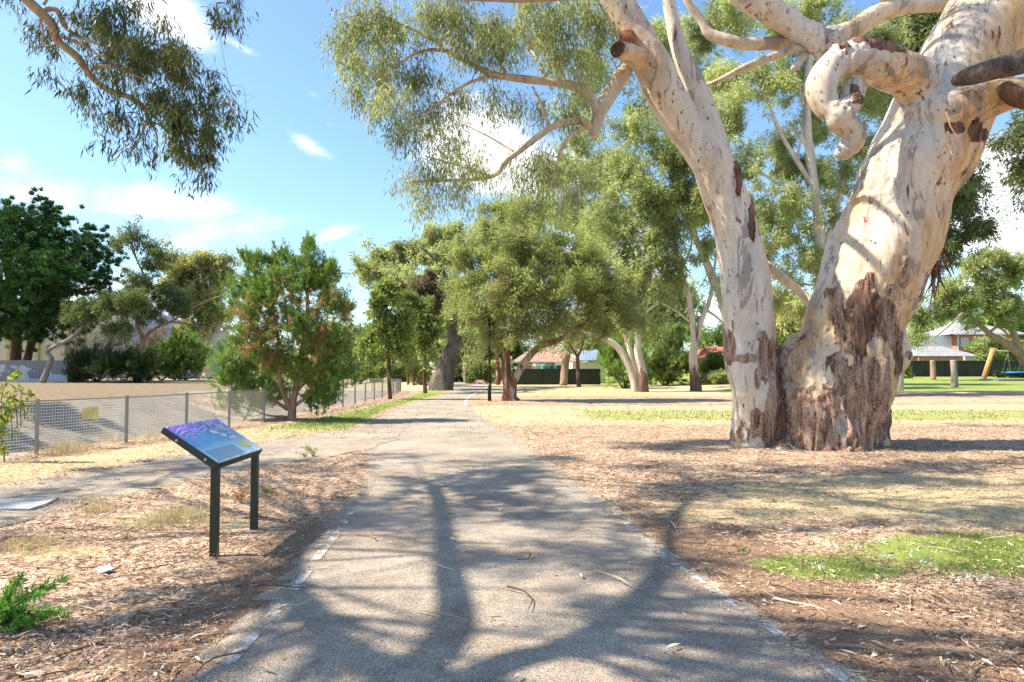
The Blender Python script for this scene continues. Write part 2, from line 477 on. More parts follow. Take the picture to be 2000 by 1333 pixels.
def build_tree(name, label, cat, W3, blobs, style, n, leaf, cr, bark, lmat, group=None, twig=0.03, extra=None, keep=None,
               shell=0.45, tw_seg=4, hide=False, cl=1.0, dsquash=0.9, bmat2=None, foliage_name='crown', root=None):
    loc = W3[0][0][0].copy()
    if root is None:
        loc[2] = min(loc[2], float(terr(loc[0], loc[1])))
        root = thing(name, loc, label, cat, group)
    tb = MB(); bb = MB()
    nodes = []
    for pts, rr in W3:
        fine = catmull(np.column_stack([pts, rr]), 5)
        nodes.append(fine)
        big = rr.max() > 0.12
        tb.tube(pts, rr, 14 if big else 8, 5, wob=0.28 if big else 0.12)
    nodes = np.vstack(nodes)
    # flare of the butt
    allC = []; allN = []; allctr = []
    tot = sum((b[1] * b[2]) ** 0.9 * b[3] for b in blobs)
    Vs = []; Rs = []
    for (c, rx, rz, wt) in blobs:
        ry = dsquash * 0.5 * (rx + rz) if rx < 2.5 * rz else dsquash * rx * 0.7
        j = seg_dist_nodes(nodes, c)
        a = nodes[j]
        dist = np.linalg.norm(c - a[:3])
        ln_nodes = nodes
        if dist > 0.3:
            r0 = min(a[3] * 0.55, 0.035 + dist * 0.018)
            mid = a[:3] * 0.5 + c * 0.5 + RNG.normal(size=3) * dist * 0.09 + np.array([0, 0, dist * 0.08])
            pts = np.array([a[:3], a[:3] * 0.75 + mid * 0.25 + RNG.normal(size=3) * dist * 0.03, mid, c])
            rr = np.array([r0, r0 * 0.8, r0 * 0.6, r0 * 0.3])
            bb.tube(pts, rr, 6, 4, wob=0.1)
            fine = catmull(np.column_stack([pts, rr]), 4)
            ln_nodes = np.vstack([fine[2:], nodes[max(0, j - 3):j + 3]])
            nodes = np.vstack([nodes, fine[3:]])
        k = max(4, int(cl * 0.9 * (rx * rz * ry) ** 0.667 / (cr * cr) * 2.0))
        u = unit(RNG.normal(size=(k, 3)))
        r = shell + (1 - shell) * RNG.random(k) ** 0.7
        # rough outline: push some directions out and others in
        r = np.minimum(1.16, r) * (0.88 + 0.16 * np.sin(u[:, 0] * 4 + c[0]) * np.cos(u[:, 2] * 5 + c[2]) + 0.13 * RNG.normal(size=k))
        C = c + u * r[:, None] * np.array([rx, ry, rz])
        C[:, 2] = np.maximum(C[:, 2], terr(C[:, 0], C[:, 1]) + cr * 0.5)
        if keep is not None:
            C = C[in_frame_mask(C, keep)]
        if len(C) == 0: continue
        nl = int(n * (rx * rz) ** 0.9 * wt / tot)
        V, R = spray(style, C, nl, cr, leaf[0], leaf[1], c)
        Vs.append(V); Rs.append(R)
        if twig > 0:
            for q in C[:: (2 if len(C) > 60 else 1)]:
                jj = seg_dist_nodes(ln_nodes, q)
                a = ln_nodes[jj]
                dd = np.linalg.norm(q - a[:3])
                if dd < 0.15: continue
                r0 = min(a[3] * 0.6, twig * (0.5 + 0.5 * min(1.5, dd)))
                mid = 0.5 * (a[:3] + q) + RNG.normal(size=3) * dd * 0.1 + np.array([0, 0, dd * 0.06])
                bb.tube([a[:3], mid, q], [r0, r0 * 0.65, r0 * 0.3], tw_seg, 2, cap=False)
    join_build(tb, bb, 'trunk', M[bark], M[bmat2 or bark], root)
    if Vs:
        V = np.vstack(Vs); R = np.concatenate(Rs)
        quads_obj(foliage_name, V, M[lmat], root, R)
    if extra:
        for (nm, pm, m) in extra:      # second foliage colour: (name, share, material)
            Ve = []; Re = []
            for (c, rx, rz, wt) in blobs:
                k = max(3, int(0.35 * rx * rz / (cr * cr)))
                u = unit(RNG.normal(size=(k, 3)))
                if nm == 'fresh_tips':
                    u[:, 2] = np.abs(u[:, 2]); k = max(3, k // 2); u = u[:k]; rr_ = np.full((k, 1), 1.04)
                elif nm == 'dead_foliage':
                    if not (1.0 < c[2] < 3.9) or abs(c[0] - root.location[0]) > 1.3: continue
                    rr_ = .5 + .5 * RNG.random((k, 1)); u[:, 1] = -np.abs(u[:, 1])
                else: rr_ = .8 * RNG.random((k, 1)) ** 0.5
                C = c + u * rr_ * np.array([rx, 0.9 * rx, rz])
                C[:, 2] = np.maximum(C[:, 2], cr * 0.5)
                V, R = spray(style, C, int(n * pm * (rx * rz) ** 0.9 * wt / tot), cr * (2.0 if nm == 'dead_foliage' else 0.9), leaf[0], leaf[1], c)
                Ve.append(V); Re.append(R)
            quads_obj(nm, np.vstack(Ve), M[m], root, np.concatenate(Re))
    return root

def bush(name, label, px, py, w, h, Y=None, style='round', n=6000, leaf=(0.12, 0.05), lmat='leaf_bush', group=None, cr=0.3, bark='bark_brown', cat='shrub', lobes=4, twig=0.012):
    """shrub standing on the ground at pixel (px, py), w by h pixels"""
    if Y is None:
        g = G(px, py); Y = g[1]
    sc = Y / F
    base = P(px, py, Y)
    base[2] = float(terr(base[0], base[1]))
    W_, H_ = w * sc, h * sc
    blobs = []; limbs = []
    for i in range(lobes):
        fx = (i + 0.5) / lobes - 0.5
        c = base + np.array([fx * W_ * 0.75, RNG.normal() * W_ * 0.1, H_ * (0.42 + 0.16 * RNG.random())])
        blobs.append((c, W_ / lobes * 0.85 + 0.05 * W_, H_ * (0.40 + 0.08 * RNG.random()), 1.0))
        limbs.append((np.array([base + np.array([fx * 0.3, 0, 0]), base * 0.5 + c * 0.5 + np.array([0, 0, -0.1 * H_]), c]), np.array([0.03, 0.02, 0.01]) * max(1, H_ / 1.5)))
    return build_tree(name, label, cat, limbs, blobs, style, n, leaf, cr, bark, lmat, group, twig, shell=0.5, foliage_name='foliage')

def trees():
    # ---------- left, beyond the drain
    make_tree('pine_tree', 'huge dark green domed pine behind the grey painted fence', 'tree', 78,
        [[(30, 708, 9), (32, 640, 8), (20, 560, 7), (10, 500, 5)], [(52, 706, 7), (64, 660, 6.5), (78, 600, 6), (110, 540, 4.5), (150, 500, 3)],
         [(30, 665, 6), (0, 650, 5), (-40, 640, 3)], [(75, 610, 4), (130, 575, 3), (190, 560, 2)]],
        [(20, 470, 110, 62, 0, 1.2), (-70, 500, 90, 80, 0), (100, 470, 80, 50, 3), (165, 500, 55, 48, 2), (205, 492, 26, 22, 2), (40, 540, 100, 45, -4, 1.3), (110, 535, 65, 40, -4, 1.2), (-20, 590, 80, 42, -2), (60, 600, 62, 34, -2),
         (150, 560, 58, 32, 2), (190, 540, 32, 26, 3), (120, 620, 50, 22, 0, .6), (10, 430, 60, 26, 3), (90, 432, 60, 26, 3), (15, 635, 70, 28, -3), (80, 640, 56, 20, -3), (130, 640, 46, 18, 0, .7)],
        'pine', 260000, (0.52, 0.065), 1.1, 'bark_brown', 'leaf_pine', twig=0.09, shell=0.45, cl=1.9)
    make_tree('leaning_casuarina', 'leaning grey crooked trunk tree in front of the painted corrugated fence', 'tree', 70,
        [[(84, 748, 5.5), (92, 722, 5), (100, 700, 4.6), (92, 687, 4.4), (110, 676, 4), (140, 660, 3.6), (165, 635, 3.2), (195, 620, 2.6), (235, 612, 2)],
         [(110, 678, 2), (104, 655, 1.2), (90, 640, .8)], [(165, 636, 2), (190, 600, 1.5), (215, 585, 1)], [(140, 662, 1.6), (150, 640, 1), (120, 625, .7)]],
        [(215, 600, 38, 20), (255, 598, 30, 18), (180, 612, 30, 16), (235, 640, 30, 22, 0, .7), (150, 610, 24, 14), (280, 590, 24, 12)],
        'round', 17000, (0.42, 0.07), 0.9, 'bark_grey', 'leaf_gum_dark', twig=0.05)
    make_tree('spreading_gum', 'open dark crowned gum with forked reddish trunk and long bare arms', 'tree', 76,
        [[(276, 735, 6.5), (273, 705, 6), (279, 675, 5.5), (276, 655, 4.5), (268, 638, 3.8), (270, 615, 3.2), (275, 580, 2.5)],
         [(278, 672, 3.6), (290, 652, 3.2), (310, 638, 2.8), (335, 628, 2.4), (365, 608, 2), (400, 590, 1.6), (435, 577, 1)],
         [(330, 629, 2), (360, 632, 1.8), (400, 640, 1)], [(275, 580, 2.5), (280, 540, 2), (268, 510, 1.6), (258, 485, 1.4), (262, 455, 1)],
         [(276, 530, 1.5), (290, 500, 1.2), (310, 470, .9)], [(270, 515, 1.4), (262, 490, 1)]],
        [(262, 455, 20, 15), (240, 470, 10, 9), (312, 495, 28, 17), (292, 480, 14, 10), (280, 555, 30, 24), (320, 575, 30, 30, 0, 1.2), (300, 600, 26, 24, 0, 1.3), (262, 595, 28, 20), (345, 590, 26, 22), (262, 540, 14, 12)],
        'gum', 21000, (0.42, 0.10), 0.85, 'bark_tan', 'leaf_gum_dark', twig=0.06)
    make_tree('white_forked_gum', 'white forked gum with golden green crown behind the dirt bank', 'tree', 92,
        [[(405, 742, 10), (405, 715, 8.5), (408, 690, 8), (415, 665, 6.5), (426, 640, 5), (430, 600, 3.6), (425, 560, 2.5)],
         [(408, 690, 6), (398, 668, 4.5), (382, 650, 4), (375, 620, 3)], [(410, 672, 5), (412, 640, 4), (408, 600, 3), (400, 540, 2)], [(382, 650, 3), (360, 635, 2)]],
        [(400, 515, 55, 32), (350, 530, 40, 34), (440, 520, 26, 30), (430, 560, 36, 34), (375, 570, 40, 34), (340, 555, 26, 26), (400, 610, 46, 30), (365, 640, 30, 22, 0, .8), (445, 620, 26, 30, 0, .7), (330, 500, 20, 15)],
        'gum', 36000, (0.5, 0.13), 1.1, 'bark_white_hi', 'leaf_gum_gold', twig=0.07)
    # ---------- bushy cypress by the drain fence
    make_tree('cypress_pine', 'bushy bright green cypress with rusty inner branches beside the drain fence', 'tree', 20.5,
        [[(570, 824, 9), (571, 800, 8), (575, 770, 6.5), (584, 730, 5.5), (590, 680, 4.5), (600, 620, 3.4), (600, 540, 2)],
         [(568, 800, 6), (556, 775, 5.5), (545, 735, 4.5), (545, 690, 4), (540, 640, 3), (520, 560, 2)],
         [(572, 795, 4), (600, 775, 3), (640, 745, 2), (665, 715, 1.2)], [(562, 800, 4), (530, 780, 3), (490, 760, 2), (460, 740, 1)],
         [(560, 815, 3), (525, 812, 2), (490, 800, 1.4), (450, 790, 1)], [(575, 770, 3), (610, 730, 2.4), (650, 660, 1.3)], [(548, 740, 3), (510, 700, 2.2), (470, 650, 1.2)]],
        [(600, 515, 24, 42, 0, 1.1), (640, 540, 20, 36), (555, 520, 26, 40, .3), (505, 535, 30, 44), (612, 570, 44, 46, .3), (540, 580, 46, 48, -.4), (480, 590, 36, 46), (655, 600, 26, 46), (500, 650, 50, 44, -.5),
         (590, 640, 50, 46, -.6, .9), (660, 670, 24, 40), (460, 700, 32, 30), (520, 715, 48, 34, 0, .8), (610, 710, 42, 34, 0, .8), (664, 722, 24, 28, 0), (640, 765, 28, 22, 0, .8), (455, 745, 30, 24), (445, 785, 20, 15, 0, .7), (500, 770, 36, 18, 0, .6), (598, 750, 34, 20, 0, .5), (480, 795, 40, 16, .3, .8), (520, 770, 40, 26, .4, .9), (450, 725, 28, 30, 0, .8), (625, 785, 34, 20, .3, .9), (660, 750, 26, 28, 0, .9), (560, 735, 50, 30, .8, .6)],
        'cypress', 160000, (0.105, 0.018), 0.20, 'bark_tan', 'leaf_cypress', twig=0.010, shell=0.35, cl=1.5, extra=[('dead_foliage', 0.15, 'leaf_rust')])
    # ---------- along the left of the path
    make_tree('young_brush_box', 'slim straight young tree with orange trunk on the green verge left of the path', 'tree', 34,
        [[(762, 781, 4.3), (760, 740, 3.8), (759, 700, 3.6), (757, 660, 3), (756, 620, 2.4), (752, 570, 1.5)], [(758, 700, 2.4), (748, 660, 2), (735, 620, 1.2)], [(757, 680, 2), (772, 650, 1.6), (785, 620, 1)]],
        [(752, 575, 26, 26), (735, 610, 24, 26), (775, 615, 24, 26), (750, 640, 34, 26), (722, 655, 20, 22), (785, 660, 22, 24), (748, 685, 34, 18), (715, 690, 15, 14), (790, 695, 16, 14)],
        'round', 12000, (0.20, 0.09), 0.42, 'bark_red', 'leaf_broad', twig=0.018)
    make_tree('slim_brown_trunk_tree', 'slim dark brown trunk tree between the orange trunk and the huge black trunk', 'tree', 42,
        [[(831, 769, 4.2), (829, 735, 3.6), (830, 690, 3.2), (832, 640, 2.6), (834, 590, 1.6)], [(830, 700, 2), (818, 672, 1.5), (812, 640, 1)], [(830, 690, 1.6), (845, 660, 1.2)]],
        [(830, 600, 34, 26), (806, 620, 24, 20), (850, 640, 24, 22), (812, 660, 22, 18), (826, 690, 18, 14, 0, .6), (800, 588, 26, 20)],
        'round', 12000, (0.22, 0.09), 0.5, 'bark_brown', 'leaf_broad', twig=0.02)
    make_tree('old_leaning_gum', 'massive old gum leaning right with black furrowed butt and white upper trunk', 'tree', 48,
        [[(862, 768, 30), (862, 755, 25), (867, 735, 20), (876, 705, 16.5), (887, 675, 14), (893, 655, 12)], [(886, 672, 13), (884, 650, 9), (879, 635, 8), (868, 622, 6.5), (850, 605, 5), (830, 580, 4), (800, 560, 3)],
         [(882, 645, 6), (890, 620, 5), (885, 580, 4), (860, 520, 3), (820, 480, 2)]],
        [(820, 470, 40, 32, 8), (735, 505, 38, 26, 8), (770, 500, 20, 18, 8), (715, 520, 22, 20, 8), (740, 540, 30, 14, 8, .7), (850, 500, 46, 36, 6), (800, 575, 44, 30, 0), (830, 545, 40, 30, 0), (870, 560, 36, 40, 2), (870, 455, 36, 24, 8), (780, 540, 30, 24, 2)],
        'gum', 42000, (0.36, 0.09), 0.8, 'bark_black', 'leaf_gum_far', twig=0.05, bmat2='bark_grey')
    small = [(797, 752, 62, 600, 'thin young tree beyond the bend of the drain fence'), (808, 757, 60, 600, 'thin dark young tree just right of its twin past the drain'),
             (908, 748, 66, 610, 'pale thin branched young tree beyond the bend of the path')]
    for i, (x, y, Y, t, lab) in enumerate(small):
        make_tree('young_tree', lab, 'tree', Y, [[(x, y, 2.2), (x - 1, y - 40, 1.8), (x + 2, y - 90, 1.2)], [(x, y - 35, 1.2), (x + 10, y - 70, .8)], [(x, y - 35, 1.2), (x - 12, y - 62, .8)]],
            [(x, y - 110, 26, 26), (x - 16, y - 80, 20, 18), (x + 18, y - 85, 20, 20)], 'gum', 6000, (0.3, 0.09), 0.6, 'bark_brown' if i < 2 else 'bark_white_hi', 'leaf_gum_far', twig=0.03)
    # ---------- paperbark with the dense crown
    make_tree('paperbark_tree', 'dense rounded grey green tree with red forked trunk right of the path', 'tree', 32.8,
        [[(996, 786, 20), (994, 776, 15), (993, 755, 12), (989, 735, 9), (988, 700, 8.5), (990, 670, 8), (1000, 640, 6), (1010, 600, 4.5), (1000, 540, 3), (990, 480, 2)],
         [(1000, 772, 9), (1003, 748, 8), (1020, 715, 7), (1040, 690, 6.5), (1060, 675, 5.5), (1095, 662, 5), (1130, 640, 4), (1170, 615, 3), (1210, 600, 2)],
         [(989, 672, 6), (978, 650, 4.5), (950, 620, 3), (915, 590, 2)], [(1010, 610, 3.6), (1050, 560, 2.6), (1090, 510, 1.6)], [(1060, 675, 3.5), (1075, 640, 2.6), (1110, 590, 1.8)]],
        [(985, 415, 42, 36, 1.5), (1040, 430, 46, 36, 1), (940, 460, 46, 36, .5), (905, 500, 30, 30), (1000, 480, 60, 44, -1), (1080, 480, 56, 42, 0), (925, 545, 46, 38, -.5), (990, 560, 60, 46, -1.8, 1.1), (1070, 560, 62, 46, -1.5, 1.1), (1140, 520, 50, 38, 0),
         (1150, 580, 54, 40, -.5), (1205, 585, 38, 34, 0), (940, 610, 44, 34, -.5), (900, 575, 26, 26), (1010, 625, 48, 28, -1.5), (950, 665, 30, 24, 0), (1085, 620, 50, 28, -1.2), (1160, 635, 50, 22, 0), (1215, 630, 32, 20, 0), (1050, 660, 26, 16, -.6, .6), (930, 700, 16, 16, 0, .5), (1120, 655, 30, 14, .8, .7), (960, 510, 60, 50, 0), (1030, 520, 70, 50, 0), (1100, 540, 70, 50, .5), (1020, 440, 60, 40, .5), (1170, 550, 50, 40, .5), (990, 600, 60, 36, 0)],
        'round', 150000, (0.155, 0.036), 0.62, 'bark_red', 'leaf_paper', twig=0.02, shell=0.05, cl=1.6, bmat2='bark_tan', extra=[('dry_twigs', 0.10, 'leaf_purple'), ('fresh_tips', 0.16, 'leaf_lime')])
    make_tree('bottlebrush_tree', 'brownish purple crowned tree over the path left of the leaning black trunk', 'tree', 44,
        [[(973, 752, 5, 10), (972, 720, 4.5, 10), (968, 690, 4, 8), (940, 640, 3.4, 5), (890, 600, 3, 2), (850, 560, 2.6), (830, 550, 2)], [(870, 580, 2), (840, 600, 1.4), (815, 590, 1)]],
        [(815, 575, 34, 26), (845, 590, 30, 24), (790, 560, 26, 20), (835, 560, 34, 18), (810, 608, 24, 14, 0, .7)],
        'round', 15000, (0.24, 0.06), 0.5, 'bark_red', 'leaf_purple', twig=0.03)
    # ---------- behind, centre
    make_tree('broad_trunk_gum', 'broad tan trunk gum standing against the dark green fence', 'tree', 60,
        [[(1100, 754, 8), (1102, 730, 7), (1106, 700, 7.5), (1112, 675, 7), (1118, 640, 6), (1130, 580, 5), (1150, 500, 3.5), (1160, 400, 2)]],
        [(1150, 470, 70, 50), (1100, 400, 60, 45), (1190, 400, 60, 50), (1120, 660, 36, 20, 0, .7), (1080, 650, 30, 20, 0, .7), (1160, 330, 60, 45), (1090, 330, 50, 40)],
        'gum', 22000, (0.38, 0.09), 1.1, 'bark_tan', 'leaf_gum_far', twig=0.05)
    make_tree('small_red_tree', 'small Y shaped tree with smooth rusty red trunk before the dark green fence', 'tree', 56,
        [[(1131, 759, 4.8), (1129, 730, 3.8), (1128, 705, 3.6), (1128, 694, 3.4)], [(1128, 697, 2.8), (1121, 686, 2.4), (1114, 676, 2), (1105, 655, 1.5)], [(1129, 696, 2.6), (1136, 680, 2), (1140, 660, 1.5)]],
        [(1110, 650, 26, 16), (1145, 645, 26, 18), (1128, 630, 30, 16), (1170, 660, 22, 16), (1080, 662, 20, 14), (1195, 655, 26, 14)],
        'round', 9000, (0.26, 0.06), 0.6, 'bark_red', 'leaf_paper', twig=0.03)
    # ---------- white gums of the grove
    make_tree('twin_white_gum', 'cream gum leaning left from the base, left one of the pair beside the paperbark', 'tree', 45,
        [[(1240, 767, 9), (1238, 745, 8), (1228, 715, 7.5), (1208, 680, 6.2), (1180, 662, 4.4), (1150, 652, 3), (1120, 640, 1.8), (1085, 625, .8)], [(1241, 760, 7), (1240, 725, 6.5), (1232, 690, 6), (1222, 640, 5), (1240, 590, 4.6), (1262, 540, 4.4), (1272, 490, 4), (1290, 440, 3), (1300, 380, 2.2)],
         [(1270, 500, 2.6), (1250, 440, 2), (1215, 390, 1.4), (1190, 340, 1)], [(1285, 450, 2.4), (1310, 400, 1.8), (1330, 330, 1)]],
        [(1250, 330, 70, 55), (1200, 400, 60, 50), (1300, 300, 60, 50), (1180, 330, 60, 50, 2), (1240, 440, 50, 40), (1160, 420, 50, 40, 2), (1220, 250, 60, 50), (1150, 260, 60, 40, 3), (1190, 480, 40, 30), (1220, 610, 40, 26, 0, .6)],
        'gum', 33000, (0.29, 0.06), 0.72, 'bark_white_hi', 'leaf_gum_far', twig=0.035)
    make_tree('twin_white_gum', 'white gum with dark brown butt, right one of the pair beside the paperbark', 'tree', 44.5,
        [[(1257, 769, 11), (1257, 745, 10), (1254, 720, 8), (1246, 690, 7), (1246, 650, 6), (1245, 600, 5), (1262, 560, 4.6), (1275, 510, 4), (1290, 470, 3)], [(1247, 650, 4), (1262, 610, 3), (1290, 590, 2)]],
        [(1290, 450, 44, 36), (1330, 400, 50, 44), (1270, 390, 44, 36), (1240, 520, 40, 30), (1300, 520, 36, 26, 0, .8), (1225, 560, 32, 26)],
        'gum', 26000, (0.32, 0.07), 0.8, 'bark_white', 'leaf_gum_far', twig=0.035)
    make_tree('forked_white_gum', 'slender forked pale gum with brown butt left of the giant twin trunk', 'tree', 45,
        [[(1359, 767, 12), (1357, 745, 9.5), (1355, 715, 8.5), (1354, 688, 8), (1354, 660, 6), (1352, 620, 5.5), (1345, 580, 5.5), (1340, 560, 5), (1325, 520, 4.5), (1318, 470, 4), (1310, 430, 3)],
         [(1358, 686, 5), (1365, 650, 4.5), (1372, 620, 4.2), (1385, 590, 4), (1392, 550, 3), (1400, 490, 2.2)], [(1346, 628, 2.4), (1320, 608, 2), (1290, 590, 1.4)], [(1378, 605, 2.4), (1400, 620, 2.2), (1420, 640, 1.5)],
         [(1390, 560, 2), (1370, 500, 1.6), (1360, 450, 1.2)], [(1330, 530, 2.4), (1350, 480, 1.8), (1345, 430, 1.2)]],
        [(1320, 420, 50, 40), (1370, 400, 50, 44), (1340, 350, 60, 44), (1395, 470, 30, 36), (1310, 490, 36, 30, 0, .8), (1385, 320, 50, 40), (1300, 560, 30, 28, 0, .8), (1395, 560, 20, 24, 0, .5), (1310, 280, 60, 50), (1380, 230, 60, 50), (1290, 630, 30, 20, 0, .6)],
        'gum', 26000, (0.29, 0.06), 0.72, 'bark_white', 'leaf_gum_far', twig=0.035)
    make_tree('tall_white_gum', 'tall white gum whose trunk shows between the two giant trunks', 'tree', 36,
        [[(1660, 772, 14), (1640, 700, 13), (1615, 620, 12), (1607, 560, 11.5), (1603, 500, 11), (1600, 430, 10), (1590, 360, 9), (1580, 280, 8), (1575, 180, 7), (1585, 80, 6), (1580, -20, 5)],
         [(1604, 500, 7), (1625, 440, 6), (1640, 380, 5), (1660, 300, 4)], [(1592, 370, 5), (1560, 320, 4.4), (1530, 270, 4), (1500, 200, 3), (1480, 120, 2)], [(1580, 290, 4), (1545, 250, 3), (1510, 260, 2)],
         [(1600, 420, 4), (1550, 380, 3.4), (1490, 340, 2.6), (1450, 310, 2)], [(1555, 320, 3), (1570, 230, 2.4), (1560, 160, 2)]],
        [(1520, 60, 80, 60), (1450, 30, 70, 50, 2), (1600, 20, 80, 50), (1680, 60, 70, 50, 2), (1480, 150, 70, 60), (1560, 160, 60, 45, 2), (1420, 230, 60, 55), (1500, 400, 60, 50), (1560, 430, 60, 50), (1480, 470, 56, 44), (1560, 500, 56, 40), (1640, 350, 50, 50), (1690, 280, 50, 50), (1470, 310, 50, 40, 0, .8),
         (1700, 180, 50, 50, 2), (1400, 150, 50, 60, 2), (1530, 560, 50, 36), (1650, 450, 40, 44), (1380, 50, 60, 60, 3), (1480, 620, 30, 30, 0), (1560, 610, 36, 40, 0), (1530, 280, 60, 50, 3), (1600, 230, 60, 50, 3), (1600, 330, 50, 50, 3), (1540, 340, 50, 40, 3), (1640, 150, 60, 50, 3), (1450, 400, 50, 50, 3), (1620, 530, 36, 40, 2)],
        'gum', 120000, (0.25, 0.048), 0.62, 'bark_white_hi', 'leaf_gum_far', twig=0.034)
    make_tree('leafy_gum', 'tall leafy gum filling the sky behind the giant left trunk', 'tree', 52,
        [[(1440, 762, 10), (1430, 680, 9), (1400, 560, 7), (1360, 470, 6), (1330, 380, 5), (1300, 250, 4), (1290, 100, 3)], [(1400, 560, 5), (1440, 460, 4), (1450, 350, 3)], [(1350, 450, 3), (1280, 400, 2.6), (1200, 330, 2)]],
        [(1260, 180, 90, 70), (1330, 100, 90, 70), (1240, 70, 90, 60), (1160, 120, 90, 60), (1120, 200, 70, 50), (1380, 160, 60, 60), (1080, 330, 60, 40), (1330, 230, 80, 60), (1440, 420, 40, 60), (1130, 30, 70, 40), (1200, 320, 60, 40)],
        'gum', 32000, (0.32, 0.07), 0.85, 'bark_white_hi', 'leaf_gum_far', twig=0.04)
    # ---------- right of the giant gum
    make_tree('leafy_gum', 'leafy gum whose crown hangs right of the thick giant trunk', 'tree', 40,
        [[(1755, 772, 8), (1760, 650, 8), (1775, 550, 7), (1800, 470, 6), (1850, 400, 5), (1880, 340, 3)]],
        [(1870, 400, 50, 50), (1900, 340, 36, 30, 0, .8), (1850, 470, 40, 36), (1800, 90, 60, 60), (1760, 200, 50, 60), (1880, 440, 36, 40), (1840, 340, 40, 50), (1790, 20, 60, 40)],
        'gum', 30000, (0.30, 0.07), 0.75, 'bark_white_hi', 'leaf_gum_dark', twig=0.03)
    make_tree('hanging_gum', 'drooping gum foliage at the right edge of the picture', 'tree', 17,
        [[(2330, 900, 26), (2310, 700, 22), (2270, 500, 18), (2180, 380, 12), (2080, 310, 8), (2010, 290, 4), (1975, 280, 2)], [(2100, 320, 5), (2040, 330, 3), (1990, 340, 1.5)], [(2090, 310, 5), (2030, 230, 3), (1985, 210, 1.5)]],
        [(1985, 260, 30, 34), (1985, 350, 14, 30, 0, .7), (2050, 300, 60, 60), (2150, 300, 80, 80), (2020, 210, 50, 30), (1990, 400, 12, 14, 0, .5)],
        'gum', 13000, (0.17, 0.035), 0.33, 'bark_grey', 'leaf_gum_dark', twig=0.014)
    make_tree('spreading_acacia', 'wide layered tree with pale crossing trunks before the orange brick house', 'tree', 62,
        [[(2040, 760, 14), (2010, 715, 11), (1990, 690, 9), (1960, 670, 7), (1930, 650, 5.5), (1905, 625, 4.5), (1880, 608, 3.5), (1850, 590, 2.5), (1820, 575, 1.5)],
         [(1995, 695, 7), (1980, 650, 6), (1968, 610, 5.5), (1962, 570, 5), (1950, 540, 4.4), (1925, 525, 3.4), (1900, 520, 2)], [(1955, 550, 3), (1965, 530, 2.4), (1990, 515, 1.8)], [(1965, 590, 3), (1945, 575, 2.4), (1935, 560, 1.5)],
         [(1930, 652, 3), (1950, 640, 2), (1975, 660, 1.5)], [(1800, 682, .9, -6), (1822, 662, 1.1, -5), (1850, 640, 1.4, -4), (1880, 612, 2.0, -2)]],
        [(1950, 500, 44, 20), (1905, 520, 34, 22), (1985, 530, 34, 34), (1930, 560, 44, 24), (1860, 560, 36, 20), (1830, 580, 34, 22), (1880, 590, 44, 22), (1930, 598, 36, 18), (1850, 610, 36, 15), (1795, 640, 20, 20, 0, .6), (1800, 610, 30, 22), (1985, 620, 30, 50), (1900, 630, 24, 10, 0, .6), (1785, 670, 20, 18, 0, .6)],
        'round', 42000, (0.32, 0.09), 0.85, 'bark_tan', 'leaf_gum_far', twig=0.045)
    make_tree('pale_green_tree', 'low pale green rounded tree in front of the orange brick house', 'tree', 86, [[(1950, 735, 3), (1948, 700, 2.4), (1944, 680, 1.5)]],
        [(1930, 682, 24, 24), (1960, 675, 26, 26), (1985, 690, 26, 26), (1945, 700, 30, 16)], 'round', 14000, (0.42, 0.14), 0.7, 'bark_tan', 'leaf_lime2')
    make_tree('bank_gum', 'gum standing on the far bank of the drain just beyond the left edge', 'tree', 25, [[(-470, 790, 14), (-480, 640, 12), (-460, 500, 9), (-420, 360, 6)], [(-478, 600, 8), (-420, 450, 5), (-360, 330, 3)]],
        [(-400, 330, 110, 80, 0), (-480, 260, 110, 80, 3), (-360, 240, 90, 70, 4), (-430, 400, 100, 60, -2), (-340, 130, 90, 70, 2), (-300, 300, 70, 60, 5), (-330, 220, 70, 50, -3)], 'gum', 22000, (0.26, 0.07), 0.6, 'bark_white_hi', 'leaf_gum_far', keep=[])

    # ---------- far row behind everything
    far = [(560, 770, 130, 700, 'far gum behind the cypress, left of the drain'), (690, 742, 110, 640, 'far pale gum left of the young trees'), (640, 742, 105, 660, 'far rounded tree seen right of the cypress'), (880, 745, 100, 600, 'far gum above the bend of the path'), (940, 742, 90, 640, 'far leafy tree right of the path bend'),
           (1190, 742, 110, 600, 'far gum above the pale shed'), (1300, 740, 100, 560, 'far tall gum behind the dark shrubs'), (1420, 740, 120, 640, 'far gum behind the red roof'), (1545, 745, 90, 600, 'far gum seen low between the giant trunks'), (1850, 735, 140, 640, 'far tree behind the grey tiled roof'), (1960, 735, 130, 600, 'far dark tree behind the orange brick house'), (760, 742, 120, 630, 'far bushy gum behind the orange trunk tree')]
    for i, (x, y, Y, t, lab) in enumerate(far):
        h = y - t + 30
        make_tree('distant_gum', lab, 'tree', Y, [[(x, y, 3), (x + 3, y - h * .4, 2.4), (x, y - h * .7, 1.5)], [(x + 2, y - h * .4, 1.6), (x + 20, y - h * .7, 1)]],
            [(x, t + 10, 40, 26), (x - 36, t + 30, 34, 26), (x + 38, t + 28, 36, 26), (x, t + 50, 48, 26), (x + 30, t + 66, 34, 22), (x - 32, t + 66, 34, 22)], 'gum', 11000, (0.8, 0.26), 2.0, 'bark_white_hi', ['leaf_gum_far', 'leaf_bush', 'leaf_gum_gold'][i % 3], twig=0.08)
    # palm
    pr = thing('palm_tree', P(1325, 735, 85), 'tall palm with drooping fronds behind the dark shrubs', 'palm')
    mb = MB(); top = P(1326, 648, 85); mb.tube([P(1325, 735, 85), P(1325, 690, 85), top], [.3, .25, .22], 8, 3); mb.build('trunk', M['bark_brown'], pr, True)
    Q = []
